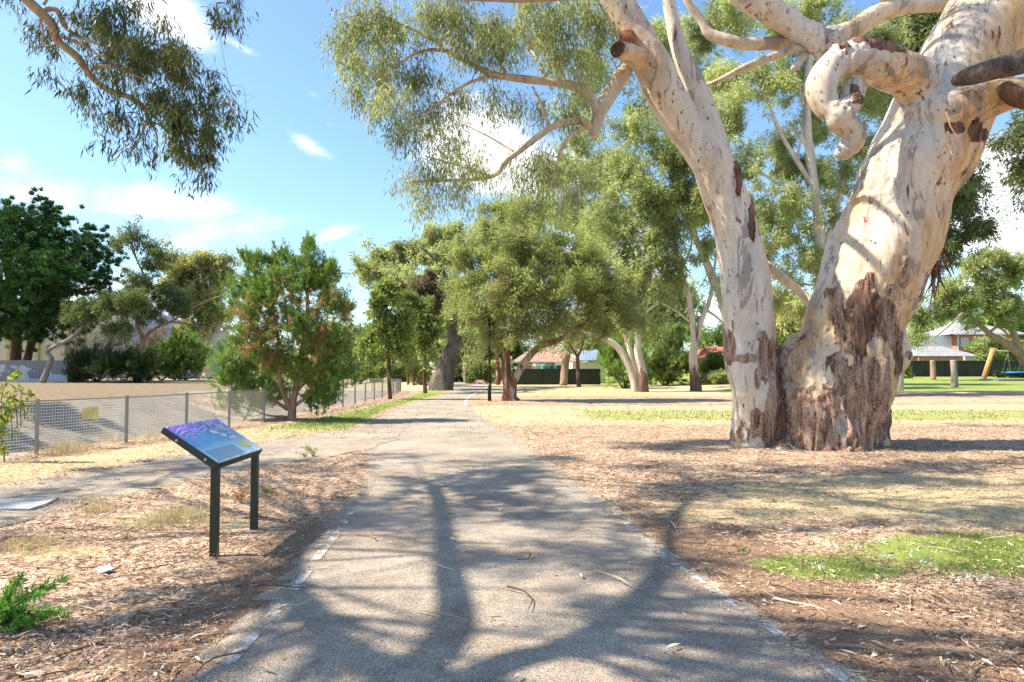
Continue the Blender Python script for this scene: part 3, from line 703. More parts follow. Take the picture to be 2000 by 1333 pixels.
    for k in range(46):
        a = RNG.random() * TAU; el = RNG.uniform(-.3, 1.2); L = RNG.uniform(2.4, 3.6)
        d = np.array([math.cos(a) * math.cos(el), math.sin(a) * math.cos(el), math.sin(el)])
        t = np.linspace(.1, 1, 40)[:, None]
        p = top + d * L * t + np.array([0, 0, -1.9]) * t ** 2
        q = leaf_quads(np.repeat(p, 3, 0), RNG.normal(size=(120, 3)) * .35 + np.array([0, 0, -1.0]), 0.7, 0.07); Q.append(q)
    quads_obj('fronds', np.vstack(Q), M['leaf_bush'], pr)

    # ---------- shrubs
    bush('dark_shrub', 'dark low shrub left of centre under the leaning grey trunk', 165, 748, 70, 55, 73, 'cypress', 8000, (0.4, .07), 'leaf_bush_dark', cr=.6)
    bush('dark_shrub', 'broad dark rounded shrub at the edge of the dirt bank', 240, 750, 95, 52, 70, 'cypress', 12000, (0.4, .07), 'leaf_bush_dark', cr=.6)
    bush('bare_shrub', 'twiggy brown half bare shrub above the dark low shrubs', 190, 745, 120, 95, 78, 'cypress', 6000, (0.45, .05), 'twig_grey', cr=.9, twig=.04)
    bush('feathery_shrub', 'feathery green shrub between the forked reddish trunk and white gum', 315, 742, 90, 70, 84, 'cypress', 10000, (0.5, .09), 'leaf_bush', cr=.8)
    bush('feathery_shrub', 'rounded yellow green shrub left of the white forked gum', 362, 744, 70, 85, 86, 'cypress', 10000, (0.5, .09), 'leaf_cypress', cr=.8)
    bush('grey_shrub', 'pale grey twiggy shrub behind the feathery green shrubs', 335, 735, 130, 95, 95, 'cypress', 6000, (0.6, .07), 'twig_grey', cr=1.1, twig=.05)
    bush('path_shrub', 'bright green rounded shrub right of the path bend', 938, 750, 50, 38, None, 'round', 7000, (0.25, .08), 'leaf_bush', cr=.4)
    bush('path_shrub', 'bright green shrub behind the slim brown trunk', 822, 752, 38, 46, None, 'round', 5000, (0.28, .09), 'leaf_broad', cr=.45)
    bush('path_shrub', 'dark hedge beyond the leaning black trunk', 890, 748, 70, 34, 74, 'round', 7000, (0.3, .1), 'leaf_bush_dark', cr=.5)
    bush('path_shrub', 'pale green shrub behind the lamp post', 975, 748, 44, 46, 70, 'round', 6000, (0.3, .1), 'leaf_gum_far', cr=.5)
    bush('feathery_wattle', 'tall feathery green wattle shrub at the right end of the dark green fence', 1222, 757, 88, 86, 52, 'cypress', 22000, (0.3, .05), 'leaf_cypress', cr=.5)
    bush('dark_wattle', 'big dark green wattle mass behind the white gum pair', 1300, 748, 95, 88, 58, 'cypress', 24000, (0.34, .06), 'leaf_bush', cr=.6)
    bush('hedge_shrub', 'bright leafy shrub against the red roof left of the giant trunk', 1400, 749, 70, 62, 60, 'round', 12000, (0.28, .1), 'leaf_bush', cr=.5)
    bush('hedge_shrub', 'low pale leaved shrub at the foot of the leafy hedge', 1405, 752, 60, 22, 57, 'round', 4000, (0.25, .1), 'leaf_gum_far', cr=.35)
    bush('hedge_shrub', 'small green shrub against the fence just right of the giant trunk', 1766, 722, 22, 22, 70, 'round', 2500, (0.25, .1), 'leaf_broad', cr=.4)
    bush('hedge_shrub', 'leafy shrub seen between the giant twin trunks', 1545, 745, 80, 90, 55, 'round', 13000, (0.3, .1), 'leaf_bush', cr=.6)
    bush('drain_shrub', 'green shrubs beyond the end of the concrete drain', 720, 744, 70, 34, 72, 'round', 7000, (0.3, .1), 'leaf_bush', cr=.5)
    bush('drain_shrub', 'olive shrubs at the right of the drain end', 780, 742, 50, 40, 74, 'round', 6000, (0.3, .1), 'leaf_gum_far', cr=.5)
    bush('swing_shrub', 'low dark shrub beneath the blue swing', 1990, 738, 80, 14, 72, 'round', 3000, (0.3, .1), 'leaf_bush_dark', cr=.3)
# ------------------------------------------------------------------ the giant gum: one remeshed trunk
GY = 14.0
def vn(p, sc, sx=1, sy=1, sz=1, oct=1):
    v = Vector((p[0] * sc * sx, p[1] * sc * sy, p[2] * sc * sz))
    if oct == 1: return mnoise.noise(v)
    return mnoise.fractal(v, 0.9, 2.0, oct)

def giant_gum():
    sc = GY / F
    def L(lst, dy=0.0):
        return (np.array([P(q[0], q[1], GY + dy + (q[3] if len(q) > 3 else 0)) for q in lst]), np.array([q[2] * sc for q in lst]))
    base = P(1590, 868, GY); base[2] = 0
    root = thing('giant_river_gum', base, 'giant twin trunked gum with mottled white and orange bark right of the path', 'tree')
    R = [(1618, 905, 100), (1618, 868, 96), (1624, 830, 96), (1636, 780, 99), (1656, 700, 99), (1678, 600, 96), (1718, 500, 98), (1757, 400, 95), (1778, 350, 98), (1812, 280, 98), (1836, 220, 96), (1872, 150, 92), (1915, 70, 88), (1955, 0, 86), (2000, -90, 78), (2060, -220, 60), (2100, -340, 46)]
    Lf = [(1470, 900, 46, .1), (1470, 862, 42, .1), (1472, 810, 43), (1472, 760, 48), (1462, 700, 49), (1462, 600, 50), (1449, 500, 46), (1421, 400, 44), (1396, 330, 43), (1370, 290, 42), (1310, 200, 39), (1262, 105, 38), (1200, 0, 34), (1150, -110, 30), (1110, -240, 24), (1060, -400, 16)]
    main = [(L(R)[0], L(R)[1] * .95), (L(Lf)[0], L(Lf)[1] * .94),
            # second leader behind the left trunk
            L([(1408, 400, 24, .3), (1405, 300, 24, .35), (1372, 200, 22, .4), (1328, 100, 17, .4), (1306, 0, 14, .4), (1290, -120, 11, .4)]),
            # burl arm: arches left and hangs
            L([(1800, 165, 46, -.5), (1745, 134, 37, -.75), (1692, 112, 32, -.9), (1648, 114, 28, -1.0), (1614, 142, 27, -1.05), (1604, 182, 26, -1.1), (1618, 214, 21, -1.15), (1640, 214, 17, -1.3)]),
            L([(1668, 165, 19, -.95), (1664, 196, 19, -1.1), (1640, 226, 17, -1.3), (1636, 242, 17, -1.25), (1664, 254, 22, -1.15), (1668, 274, 20, -1.15), (1646, 298, 15, -1.15), (1637, 310, 9, -1.15)]),
            # limb to the right
            L([(1800, 235, 50, -.4), (1860, 218, 42, -.8), (1930, 195, 33, -1.0), (1990, 180, 28, -1.1), (2080, 150, 24, -1.2), (2200, 80, 18, -1.2)]),
            # limbs behind the burl
            L([(1840, 190, 40, .7), (1700, 130, 34, .9), (1630, 100, 30, 1.0), (1570, 62, 27, 1.0), (1505, 22, 27, 1.0), (1455, -8, 27, 1.0), (1380, -90, 20, 1.0)]),
            L([(1600, 80, 20, 1.1), (1660, 60, 20, 1.2), (1710, 30, 21, 1.2), (1760, 12, 20, 1.2), (1850, 4, 20, 1.1), (1900, -10, 20, .8)]),
            # root flares
            L([(1688, 800, 44), (1692, 868, 32, -.15), (1696, 905, 34, -.15)]), L([(1560, 660, 16, .25), (1540, 710, 30, .1), (1545, 770, 46, 0), (1552, 820, 54, -.05), (1550, 905, 60, -.1)]), L([(1640, 620, 56, .25), (1612, 740, 74, -.05), (1604, 830, 82, -.18), (1602, 905, 84, -.25)]),
            L([(1500, 800, 30, .1), (1502, 905, 36, .1)]), L([(1740, 905, 20, -.2), (1712, 882, 26, -.1), (1700, 850, 28, 0)]), L([(1520, 912, 22, -.9), (1545, 885, 30, -.5), (1560, 850, 34, -.2)]), L([(1650, 918, 22, -1.3), (1648, 890, 34, -.8), (1640, 850, 40, -.4)]),
            # knob on the right flank
            L([(1745, 640, 22, -.2), (1758, 680, 20, -.2), (1760, 705, 16, -.25), (1740, 740, 10, -.2)]),
            # knot of the left trunk
            L([(1482, 700, 30, -.05), (1485, 760, 32, -.2), (1486, 820, 30, -.2), (1480, 900, 32, -.15)]),
            # cut stub
            L([(1248, 118, 22, -.2), (1225, 105, 19, -.45), (1207, 96, 16, -.62)])]
    mb = MB()
    for pts, rr in main:
        mb.tube(pts, rr, 28 if rr.max() > .5 else 18, 5, wob=0.14)
    v, f, _ = mb.data()
    # keep the mesh above the soil just a little below ground
    tmp = mesh_obj('tmp', v, f, None)
    rm = tmp.modifiers.new('r', 'REMESH'); rm.mode = 'VOXEL'; rm.voxel_size = 0.034; rm.use_smooth_shade = True
    sm = tmp.modifiers.new('s', 'SMOOTH'); sm.iterations = 7; sm.factor = 0.6
    dg = bpy.context.evaluated_depsgraph_get()
    ev = tmp.evaluated_get(dg)
    me = bpy.data.meshes.new_from_object(ev)
    off = np.array(tmp.location)
    bpy.data.objects.remove(tmp)
    nv = len(me.vertices)
    co = np.empty(nv * 3, np.float32); me.vertices.foreach_get('co', co); co = co.reshape(-1, 3).astype(float) + off
    no = np.empty(nv * 3, np.float32); me.vertices.foreach_get('normal', no); no = no.reshape(-1, 3).astype(float)
    # where the butt is rough brown bark: blobs in space, ragged by noise
    def blob(px, py, rx, ry, dy=-0.9):
        c = P(px, py, GY + dy); return c, rx * sc, ry * sc
    brown = [blob(1688, 608, 32, 64), blob(1728, 620, 26, 50), blob(1700, 770, 60, 80), blob(1765, 540, 7, 30), blob(1660, 640, 22, 66), blob(1720, 690, 70, 70), blob(1650, 760, 100, 70), blob(1600, 840, 120, 60), blob(1690, 840, 80, 70), blob(1545, 760, 45, 90), blob(1525, 700, 25, 60), blob(1560, 700, 30, 34),
             blob(1755, 690, 20, 34), blob(1448, 676, 9, 44), blob(1428, 630, 5, 50), blob(1508, 670, 10, 34), blob(1475, 700, 30, 9), blob(1455, 862, 26, 14), blob(1512, 830, 10, 70), blob(1486, 745, 7, 26, -.7)]
    pale = [blob(1600, 720, 34, 50), blob(1600, 660, 40, 60), blob(1710, 680, 26, 24), blob(1745, 720, 12, 36), blob(1665, 555, 10, 20), blob(1640, 830, 16, 24)]
    spots = [blob(1730, 100, 46, 10, -1.0), blob(1680, 88, 22, 8, -1.0), blob(1640, 92, 12, 8, -1.1), blob(1665, 185, 12, 22, -1.2), blob(1760, 545, 8, 22), blob(1765, 530, 6, 18), blob(1700, 540, 6, 10),  # brown bark spots; the one on the hanging knob paints a hollow's shade
             blob(1862, 256, 24, 11, -.9), blob(1905, 258, 30, 18, -.9), blob(1440, 350, 8, 40, -.3), blob(1465, 430, 8, 46, -.3), blob(1810, 560, 10, 44, -.7), blob(1225, 72, 15, 20, -.5)]
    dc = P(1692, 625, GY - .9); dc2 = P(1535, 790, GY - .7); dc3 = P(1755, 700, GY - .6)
    dk = np.zeros(nv); br = np.zeros(nv); disp = np.zeros(nv); org = np.zeros(nv)
    for i in range(nv):
        p = co[i]
        e = vn(p, 3.2, 1, 1, 0.45, 4)
        m = -1.0
        if p[2] < 4.4:
            for c, rx, rz in brown:
                d = 1 - math.hypot((p[0] - c[0]) / rx, (p[2] - c[2]) / rz, (p[1] - c[1]) / 2.2)
                if d > m: m = d
            for c, rx, rz in pale:
                d = math.hypot((p[0] - c[0]) / rx, (p[2] - c[2]) / rz, (p[1] - c[1]) / 1.6) - 1
                if d < 0: m = min(m, d * 1.3 + 0.1)
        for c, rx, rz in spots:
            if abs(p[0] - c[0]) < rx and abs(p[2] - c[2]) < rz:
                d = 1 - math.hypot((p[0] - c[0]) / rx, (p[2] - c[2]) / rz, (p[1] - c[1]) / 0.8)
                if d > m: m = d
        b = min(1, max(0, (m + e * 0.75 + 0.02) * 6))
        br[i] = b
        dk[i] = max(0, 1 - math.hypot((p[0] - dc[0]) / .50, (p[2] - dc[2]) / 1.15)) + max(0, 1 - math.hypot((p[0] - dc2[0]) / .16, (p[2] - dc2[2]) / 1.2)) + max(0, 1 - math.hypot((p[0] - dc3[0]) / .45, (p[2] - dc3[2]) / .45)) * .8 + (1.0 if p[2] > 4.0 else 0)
        ridge = vn(p, 9.0, 1, 1, 0.22, 3)
        low = max(0.0, 1 - max(p[2], 0) / 3.4) * (1.0 if p[0] > 5.35 else 0.15)
        disp[i] = b * (0.030 + 0.05 * ridge * min(1, low * 1.8 + .25)) + 0.035 * vn(p, 1.7, 1, 1, .6) + 0.008 * vn(p, 7, 1, 1, .5)
        # deep folds near the ground
        disp[i] += low * 0.08 * vn(p, 3.2, 1, 1, 0.16, 3)
        if p[2] < 3.6:
            cr_ = abs(vn((p[0] + .15 * e, p[1] + .15 * e, p[2]), 3.4, 1, 1, .13, 2))
            disp[i] -= (.25 * low + .75 * b * min(1, low * 2.2)) * .075 * max(0, 1 - cr_ / .13)
        if p[0] > 6.2 and p[2] > 4.8 and p[0] < 7.4: disp[i] += .055 * vn(p, 3.6, 1, 1, 1, 3) - .03 * max(0, 1 - abs(vn(p, 4.2, 1, 1, 1, 2)) / .10)
        org[i] = vn(p, 0.9, 1, 1, .5, 2)
    co2 = co + no * disp[:, None]
    zc = [P(q[0], q[1], GY)[2] for q in R]; xc = [P(q[0], q[1], GY)[0] for q in R]
    tt = co[:, 0] - np.interp(co[:, 2], zc, xc)
    org = np.clip(0.38 + org * 0.9 + 0.65 * 1.25 * sstep(-.5, .35, tt) * (co[:, 0] > 5.6) * (tt > -1.2) + .25 * (no[:, 2] < -.25) - 0.30 * (co[:, 0] < 5.6), 0, 1)
    me.vertices.foreach_set('co', (co2 - base).astype(np.float32).ravel())
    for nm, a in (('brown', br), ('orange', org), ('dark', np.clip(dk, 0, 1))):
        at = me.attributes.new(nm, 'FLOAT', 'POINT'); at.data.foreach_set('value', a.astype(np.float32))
    me.update()
    me.materials.clear()
    b = NB('mottled gum bark')
    o = b.tc.outputs['Object']
    v1 = b.map(o, (1, 1, .28))
    n1 = b.noise(v1, 1.7, 6, .62, .8); n2 = b.noise(b.map(o, (1, 1, .45)), 9, 5, .65, .5); n3 = b.noise(o, 42, 3, .6)
    c = b.ramp(b.math('ADD', b.math('MULTIPLY', n1, .7), b.math('MULTIPLY', n2, .3)), [(.33, (.44, .38, .36)), (.45, (.58, .53, .48)), (.56, (.71, .65, .57)), (.72, (.66, .55, .45))])
    oc = b.ramp(b.math('ADD', b.math('MULTIPLY', n1, .5), b.math('MULTIPLY', n2, .5)), [(.36, (.38, .19, .07)), (.5, (.60, .36, .14)), (.62, (.72, .51, .27))])
    om = b.math('MULTIPLY', b.attr('orange'), b.ramp(b.noise(v1, 3, 5, .6, .6), [(.36, .5), (.55, 1.0)]))
    c = b.mix(b.math('MULTIPLY', om, .95, clamp=True), c, oc)
    # grey remnants of last year's bark, in long patches
    gp = b.ramp(b.noise(b.map(o, (1, 1, .2), loc=(9, 4, 2)), 2.6, 6, .7, .9), [(.555, 0), (.58, 1)])
    c = b.mix(b.math('MULTIPLY', gp, .75), c, (.26, .22, .20))
    rp = b.ramp(b.noise(b.map(o, (1, 1, .3), loc=(1, 14, 5)), 5, 5, .7, .6), [(.625, 0), (.65, 1)])
    c = b.mix(rp, c, (.20, .09, .055))
    # small dark flecks
    fl = b.ramp(b.voro(b.map(b.mix(.06, o, b.noise(o, 20, 3, .6, 0, True)), (1, 1, .45)), 8.5), [(.12, 1), (.17, 0)])
    fm = b.ramp(b.noise(o, 3.0, 3, .6), [(.44, 0), (.50, 1)])
    c = b.mix(b.math('MULTIPLY', b.math('MULTIPLY', fl, fm), .9), c, (.12, .06, .04))
    # brown rough bark, and the painted dark of the burl's hollow
    bn = b.noise(b.map(o, (1, 1, .16)), 7, 6, .72, .9)
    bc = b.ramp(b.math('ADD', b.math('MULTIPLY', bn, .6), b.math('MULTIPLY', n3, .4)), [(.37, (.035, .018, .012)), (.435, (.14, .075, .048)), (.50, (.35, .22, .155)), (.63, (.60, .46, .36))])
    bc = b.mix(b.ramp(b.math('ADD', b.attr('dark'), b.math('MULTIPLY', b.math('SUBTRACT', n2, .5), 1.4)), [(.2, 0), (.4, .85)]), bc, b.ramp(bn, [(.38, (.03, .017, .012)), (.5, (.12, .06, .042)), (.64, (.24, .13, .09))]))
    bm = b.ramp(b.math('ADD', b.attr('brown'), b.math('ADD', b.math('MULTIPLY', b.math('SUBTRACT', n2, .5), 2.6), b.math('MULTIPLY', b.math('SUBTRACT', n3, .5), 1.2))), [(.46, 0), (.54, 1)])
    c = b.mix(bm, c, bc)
    h = b.math('ADD', b.math('MULTIPLY', n2, .5), b.math('ADD', b.math('MULTIPLY', b.math('MULTIPLY', bn, bm), 2.2), b.math('ADD', b.math('MULTIPLY', n3, .16), b.math('MULTIPLY', gp, .25))))
    me.materials.append(b.done(b.bsdf(c, .85, b.bump(h, .75, .035), 0, .2)))
    me.polygons.foreach_set('use_smooth', np.ones(len(me.polygons), bool))
    trunk = bpy.data.objects.new('trunk', me); COL.objects.link(trunk); trunk.parent = root
    # torn strips of bark
    def strips(name, px, py, n, ln, dy, mat, w=.05):
        Q = MB()
        for k in range(n):
            s0 = P(px + RNG.normal() * 7, py + RNG.normal() * 14, GY + dy) + RNG.normal(size=3) * .04
            d = np.array([RNG.normal() * .25 + .12, RNG.normal() * .2 - .15, -1.0])
            q = [s0]
            for j in range(4): q.append(q[-1] + d * ln / 4 + RNG.normal(size=3) * .03); d = d + RNG.normal(size=3) * .18
            w0 = w * RNG.uniform(.5, 1.2); side = np.array([math.cos(k), math.sin(k) * .6, .1]) * w0
            vv = []; ff = []
            for j, p in enumerate(q):
                k2 = side * (1 - j * .18); vv += [p - k2, p + k2 * np.array([.6, 1, 1]) + np.array([0, -.012, 0])]
            for j in range(4): ff.append((2 * j, 2 * j + 1, 2 * j + 3, 2 * j + 2))
            Q.add(vv, ff, RNG.random())
        Q.build(name, mat, root, True)
    strips('torn_bark', 1822, 500, 20, .75, -.2, M['bark_red'], .05)
    strips('torn_bark', 1846, 262, 6, .45, -1.35, M['bark_tan'], .05)
    # dead dark branch
    D = MB(); D.tube(*L([(1868, 158, 10, -1.2), (1905, 145, 17, -1.7), (1960, 128, 19, -1.9), (2030, 108, 21, -2.0), (2120, 80, 20, -2)]), 12, 4, wob=.25)
    D.build('dead_branch', M['bark_black'], root, True)
    D = MB(); D.tube(*L([(1962, 172, 14, -1.35), (1985, 190, 17, -1.55), (2030, 196, 15, -1.6), (2100, 190, 13, -1.6)]), 10, 4, wob=.3); D.build('dead_branch', M['bark_brown'], root, True)
    # cut faces
    w = MB(); c0 = P(1206, 96, GY - .64); w.tube([c0 + np.array([.03, .02, -.01]), c0 + np.array([-.035, -.03, .005])], [.165, .15], 14); w.build('sawn_stub', M['sawn'], root)
    w = MB(); c0 = P(1226, 74, GY - .30); w.tube([c0 + np.array([.02, .16, .02]), c0 + np.array([-.03, -.06, -.01]), c0 + np.array([-.03, -.10, -.01])], [.20, .18, .12], 16, wob=.3); w.build('healed_wound', M['wound'], root, True)
    # finer limbs
    fine = [
        [(1230, 120, 15, .1), (1212, 150, 15, 0), (1190, 185, 14, -.1), (1170, 225, 12.5, -.2), (1163, 250, 11, -.2), (1161, 268, 9, -.2)],
        [(1165, 225, 8, -.2), (1158, 195, 9, -.25), (1135, 175, 9, -.3), (1095, 163, 8.5, -.3), (1055, 158, 8, -.2), (1000, 152, 7, 0), (960, 145, 6.5, .1), (930, 130, 6, .2), (885, 108, 5, .3), (850, 82, 4.2, .4), (800, 55, 3.4, .5), (740, 30, 2.4, .5)],
        [(870, 100, 4, .3), (835, 98, 3.2, .2), (800, 110, 2.6, 0), (770, 130, 2, 0), (720, 150, 1.3, 0)],
        [(960, 148, 3.6, .1), (910, 165, 3, 0), (860, 200, 2.4, 0), (820, 235, 1.6, 0), (790, 255, 1, 0)],
        [(1158, 255, 7, -.2), (1145, 240, 7.5, -.3), (1125, 236, 7, -.4), (1085, 245, 6.8, -.5), (1050, 268, 6, -.5), (1015, 295, 5.4, -.6), (985, 318, 5, -.6), (970, 340, 4.4, -.6), (935, 350, 3.8, -.5), (880, 353, 3, -.4), (790, 356, 1.8, -.3)],
        [(1140, 248, 5, -.4), (1115, 265, 4.6, -.5), (1095, 295, 4, -.6), (1090, 320, 3.4, -.6), (1080, 350, 2.6, -.6), (1070, 380, 1.4, -.6)],
        [(1070, 158, 4, -.2), (1045, 110, 3.4, .2), (1020, 60, 2.8, .5), (1010, 0, 2, .6), (1000, -60, 1.4, .6)],
        [(990, 150, 3, 0), (960, 90, 2.4, .2), (930, 30, 1.8, .3), (910, -30, 1.2, .3)],
        [(1072, 245, 4, -.5), (1055, 200, 3, -.4), (1040, 170, 2, -.3)],
        [(900, 115, 2.6, .3), (870, 60, 2, .5), (855, 0, 1.4, .6)],
        [(1010, 300, 2.4, -.6), (960, 270, 1.8, -.4), (900, 240, 1.2, -.3)], [(960, 345, 2.4, -.6), (900, 325, 1.8, -.5), (830, 305, 1.0, -.4)],
        [(1570, 62, 15, 1.3), (1530, 82, 14, 1.3), (1470, 86, 13, 1.3), (1420, 80, 13, 1.4), (1385, 65, 11, 1.5), (1370, 40, 9, 1.5), (1340, 0, 7, 1.5), (1320, -60, 5, 1.5)],
        [(1600, 92, 10, 1.2), (1545, 98, 9, 1.1), (1500, 115, 8.5, 1.0), (1450, 135, 7, 1.0), (1400, 160, 5.5, 1.0), (1378, 168, 4, 1.0)],
        [(1575, 104, 8, 1.2), (1560, 122, 8.5, 1.0), (1548, 138, 6, .9)],
        [(1494, 515, 9, .8), (1530, 545, 9, 1.0), (1560, 570, 9, 1.2), (1592, 600, 10, 1.0)],
        [(1150, -110, 16), (1080, -150, 12), (980, -170, 8), (860, -170, 5)], [(1200, 0, 12), (1120, -60, 9), (1040, -80, 6)],
    ]
    W3 = [L(q) for q in fine]
    tb = MB()
    for pts, rr in W3: tb.tube(pts, rr, 12, 5, wob=.22)
    # hanging foliage: left side in view, the rest above the picture
    vis = [(700, 40, 50, 45), (770, 60, 60, 45), (690, 110, 40, 40), (760, 130, 55, 40), (850, 40, 60, 45), (830, 130, 50, 40), (900, 80, 50, 40), (960, 40, 55, 40), (1030, 60, 50, 50), (1090, 40, 50, 50), (1100, 110, 45, 40), (1150, 60, 40, 50), (980, 110, 45, 30), (700, 170, 36, 30), (770, 190, 50, 36), (840, 210, 50, 36),
           (900, 190, 40, 30), (970, 200, 40, 26), (800, 250, 40, 28), (880, 270, 44, 30), (930, 310, 46, 26), (850, 320, 44, 26), (800, 345, 34, 24), (900, 365, 46, 24), (830, 385, 36, 20), (1020, 330, 36, 30), (1060, 290, 36, 30), (1080, 380, 36, 26), (1130, 340, 36, 36), (1120, 210, 36, 30), (740, 5, 60, 30), (880, 0, 80, 30), (1050, 0, 60, 30), (1140, 0, 50, 30), (660, 60, 22, 40), (1040, 200, 40, 26)]
    nodes = np.vstack([catmull(np.column_stack([p_, r_]), 5) for p_, r_ in W3[:12]])
    Vs = []; Rs = []; bb = MB()
    def clus(c, rx, rz, k, nl, nd, cr=.25):
        ry = .5 * (rx + rz)
        C = c + unit(RNG.normal(size=(k, 3))) * RNG.random((k, 1)) ** .5 * np.array([rx, ry, rz])
        V, Rr = spray('hang', C, nl, cr, .135, .021, c); Vs.append(V); Rs.append(Rr)
        prev = nd
        for q in C:
            jj = seg_dist_nodes(prev, q); a = prev[jj]; dd = np.linalg.norm(q - a[:3])
            if dd < .1: continue
            r0 = min(max(a[3] * .5, .005), .006 + .008 * dd)
            mid = .5 * (a[:3] + q) + RNG.normal(size=3) * dd * .13 + np.array([0, 0, dd * .1])
            pts = [a[:3], mid, q, q + np.array([RNG.normal() * .05, RNG.normal() * .05, -.2])]
            rr = [r0, r0 * .7, r0 * .45, .003]
            bb.tube(pts, rr, 4, 3, cap=False)
            prev = np.vstack([prev, catmull(np.column_stack([pts, rr]), 2)[2:-1]])
    for (px, py, rx, rz) in vis:
        c = P(px, py, GY + RNG.uniform(-1.0, .8))
        clus(c, rx * sc, rz * sc, 11, int(rx * rz * .62), nodes)
    # high crown, out of the picture, with its boughs
    top = []
    for (pts, rr) in main[:8]: top.append(catmull(np.column_stack([pts, rr]), 4)[-22:])
    top = np.vstack(top)
    for k in range(34):
        x = RNG.uniform(-1.5, 15); y = RNG.uniform(9.5, 19); z = RNG.uniform(10.2, 16.5)
        c = np.array([x, y, z])
        if pix(c - np.array([0, 0, 1.3]))[1] > -70: c[2] += 3.0
        nd = top
        j = seg_dist_nodes(nd, c); a = nd[j]; d = np.linalg.norm(c - a[:3])
        mid = .5 * (a[:3] + c) + RNG.normal(size=3) * d * .1 + np.array([0, 0, .1 * d])
        tb.tube([a[:3], mid, c], [min(a[3] * .6, .12), .07, .03], 7, 4, wob=.2)
        fin = catmull(np.column_stack([[a[:3], mid, c], [.1, .07, .03]]), 4)[2:]
        clus(c, 1.5, .9, 14, 1500, fin, .35)
    xo = join_build(tb, bb, 'limbs', M['bark_gumlimb'], M['bark_grey'], root)
    import bmesh
    bm = bmesh.new(); bm.from_mesh(me); k0 = len(bm.faces); bm.from_mesh(xo.data); bm.faces.ensure_lookup_table()
    mi = np.zeros(len(xo.data.polygons), np.int32); xo.data.polygons.foreach_get('material_index', mi)
    for j in range(len(mi)): bm.faces[k0 + j].material_index = int(mi[j]) + 1
    bm.to_mesh(me); bm.free(); bpy.data.objects.remove(xo)
    me.materials.append(M['bark_gumlimb']); me.materials.append(M['bark_grey']); me.update()
    quads_obj('crown', np.vstack(Vs), M['leaf_gum'], root, np.concatenate(Rs))

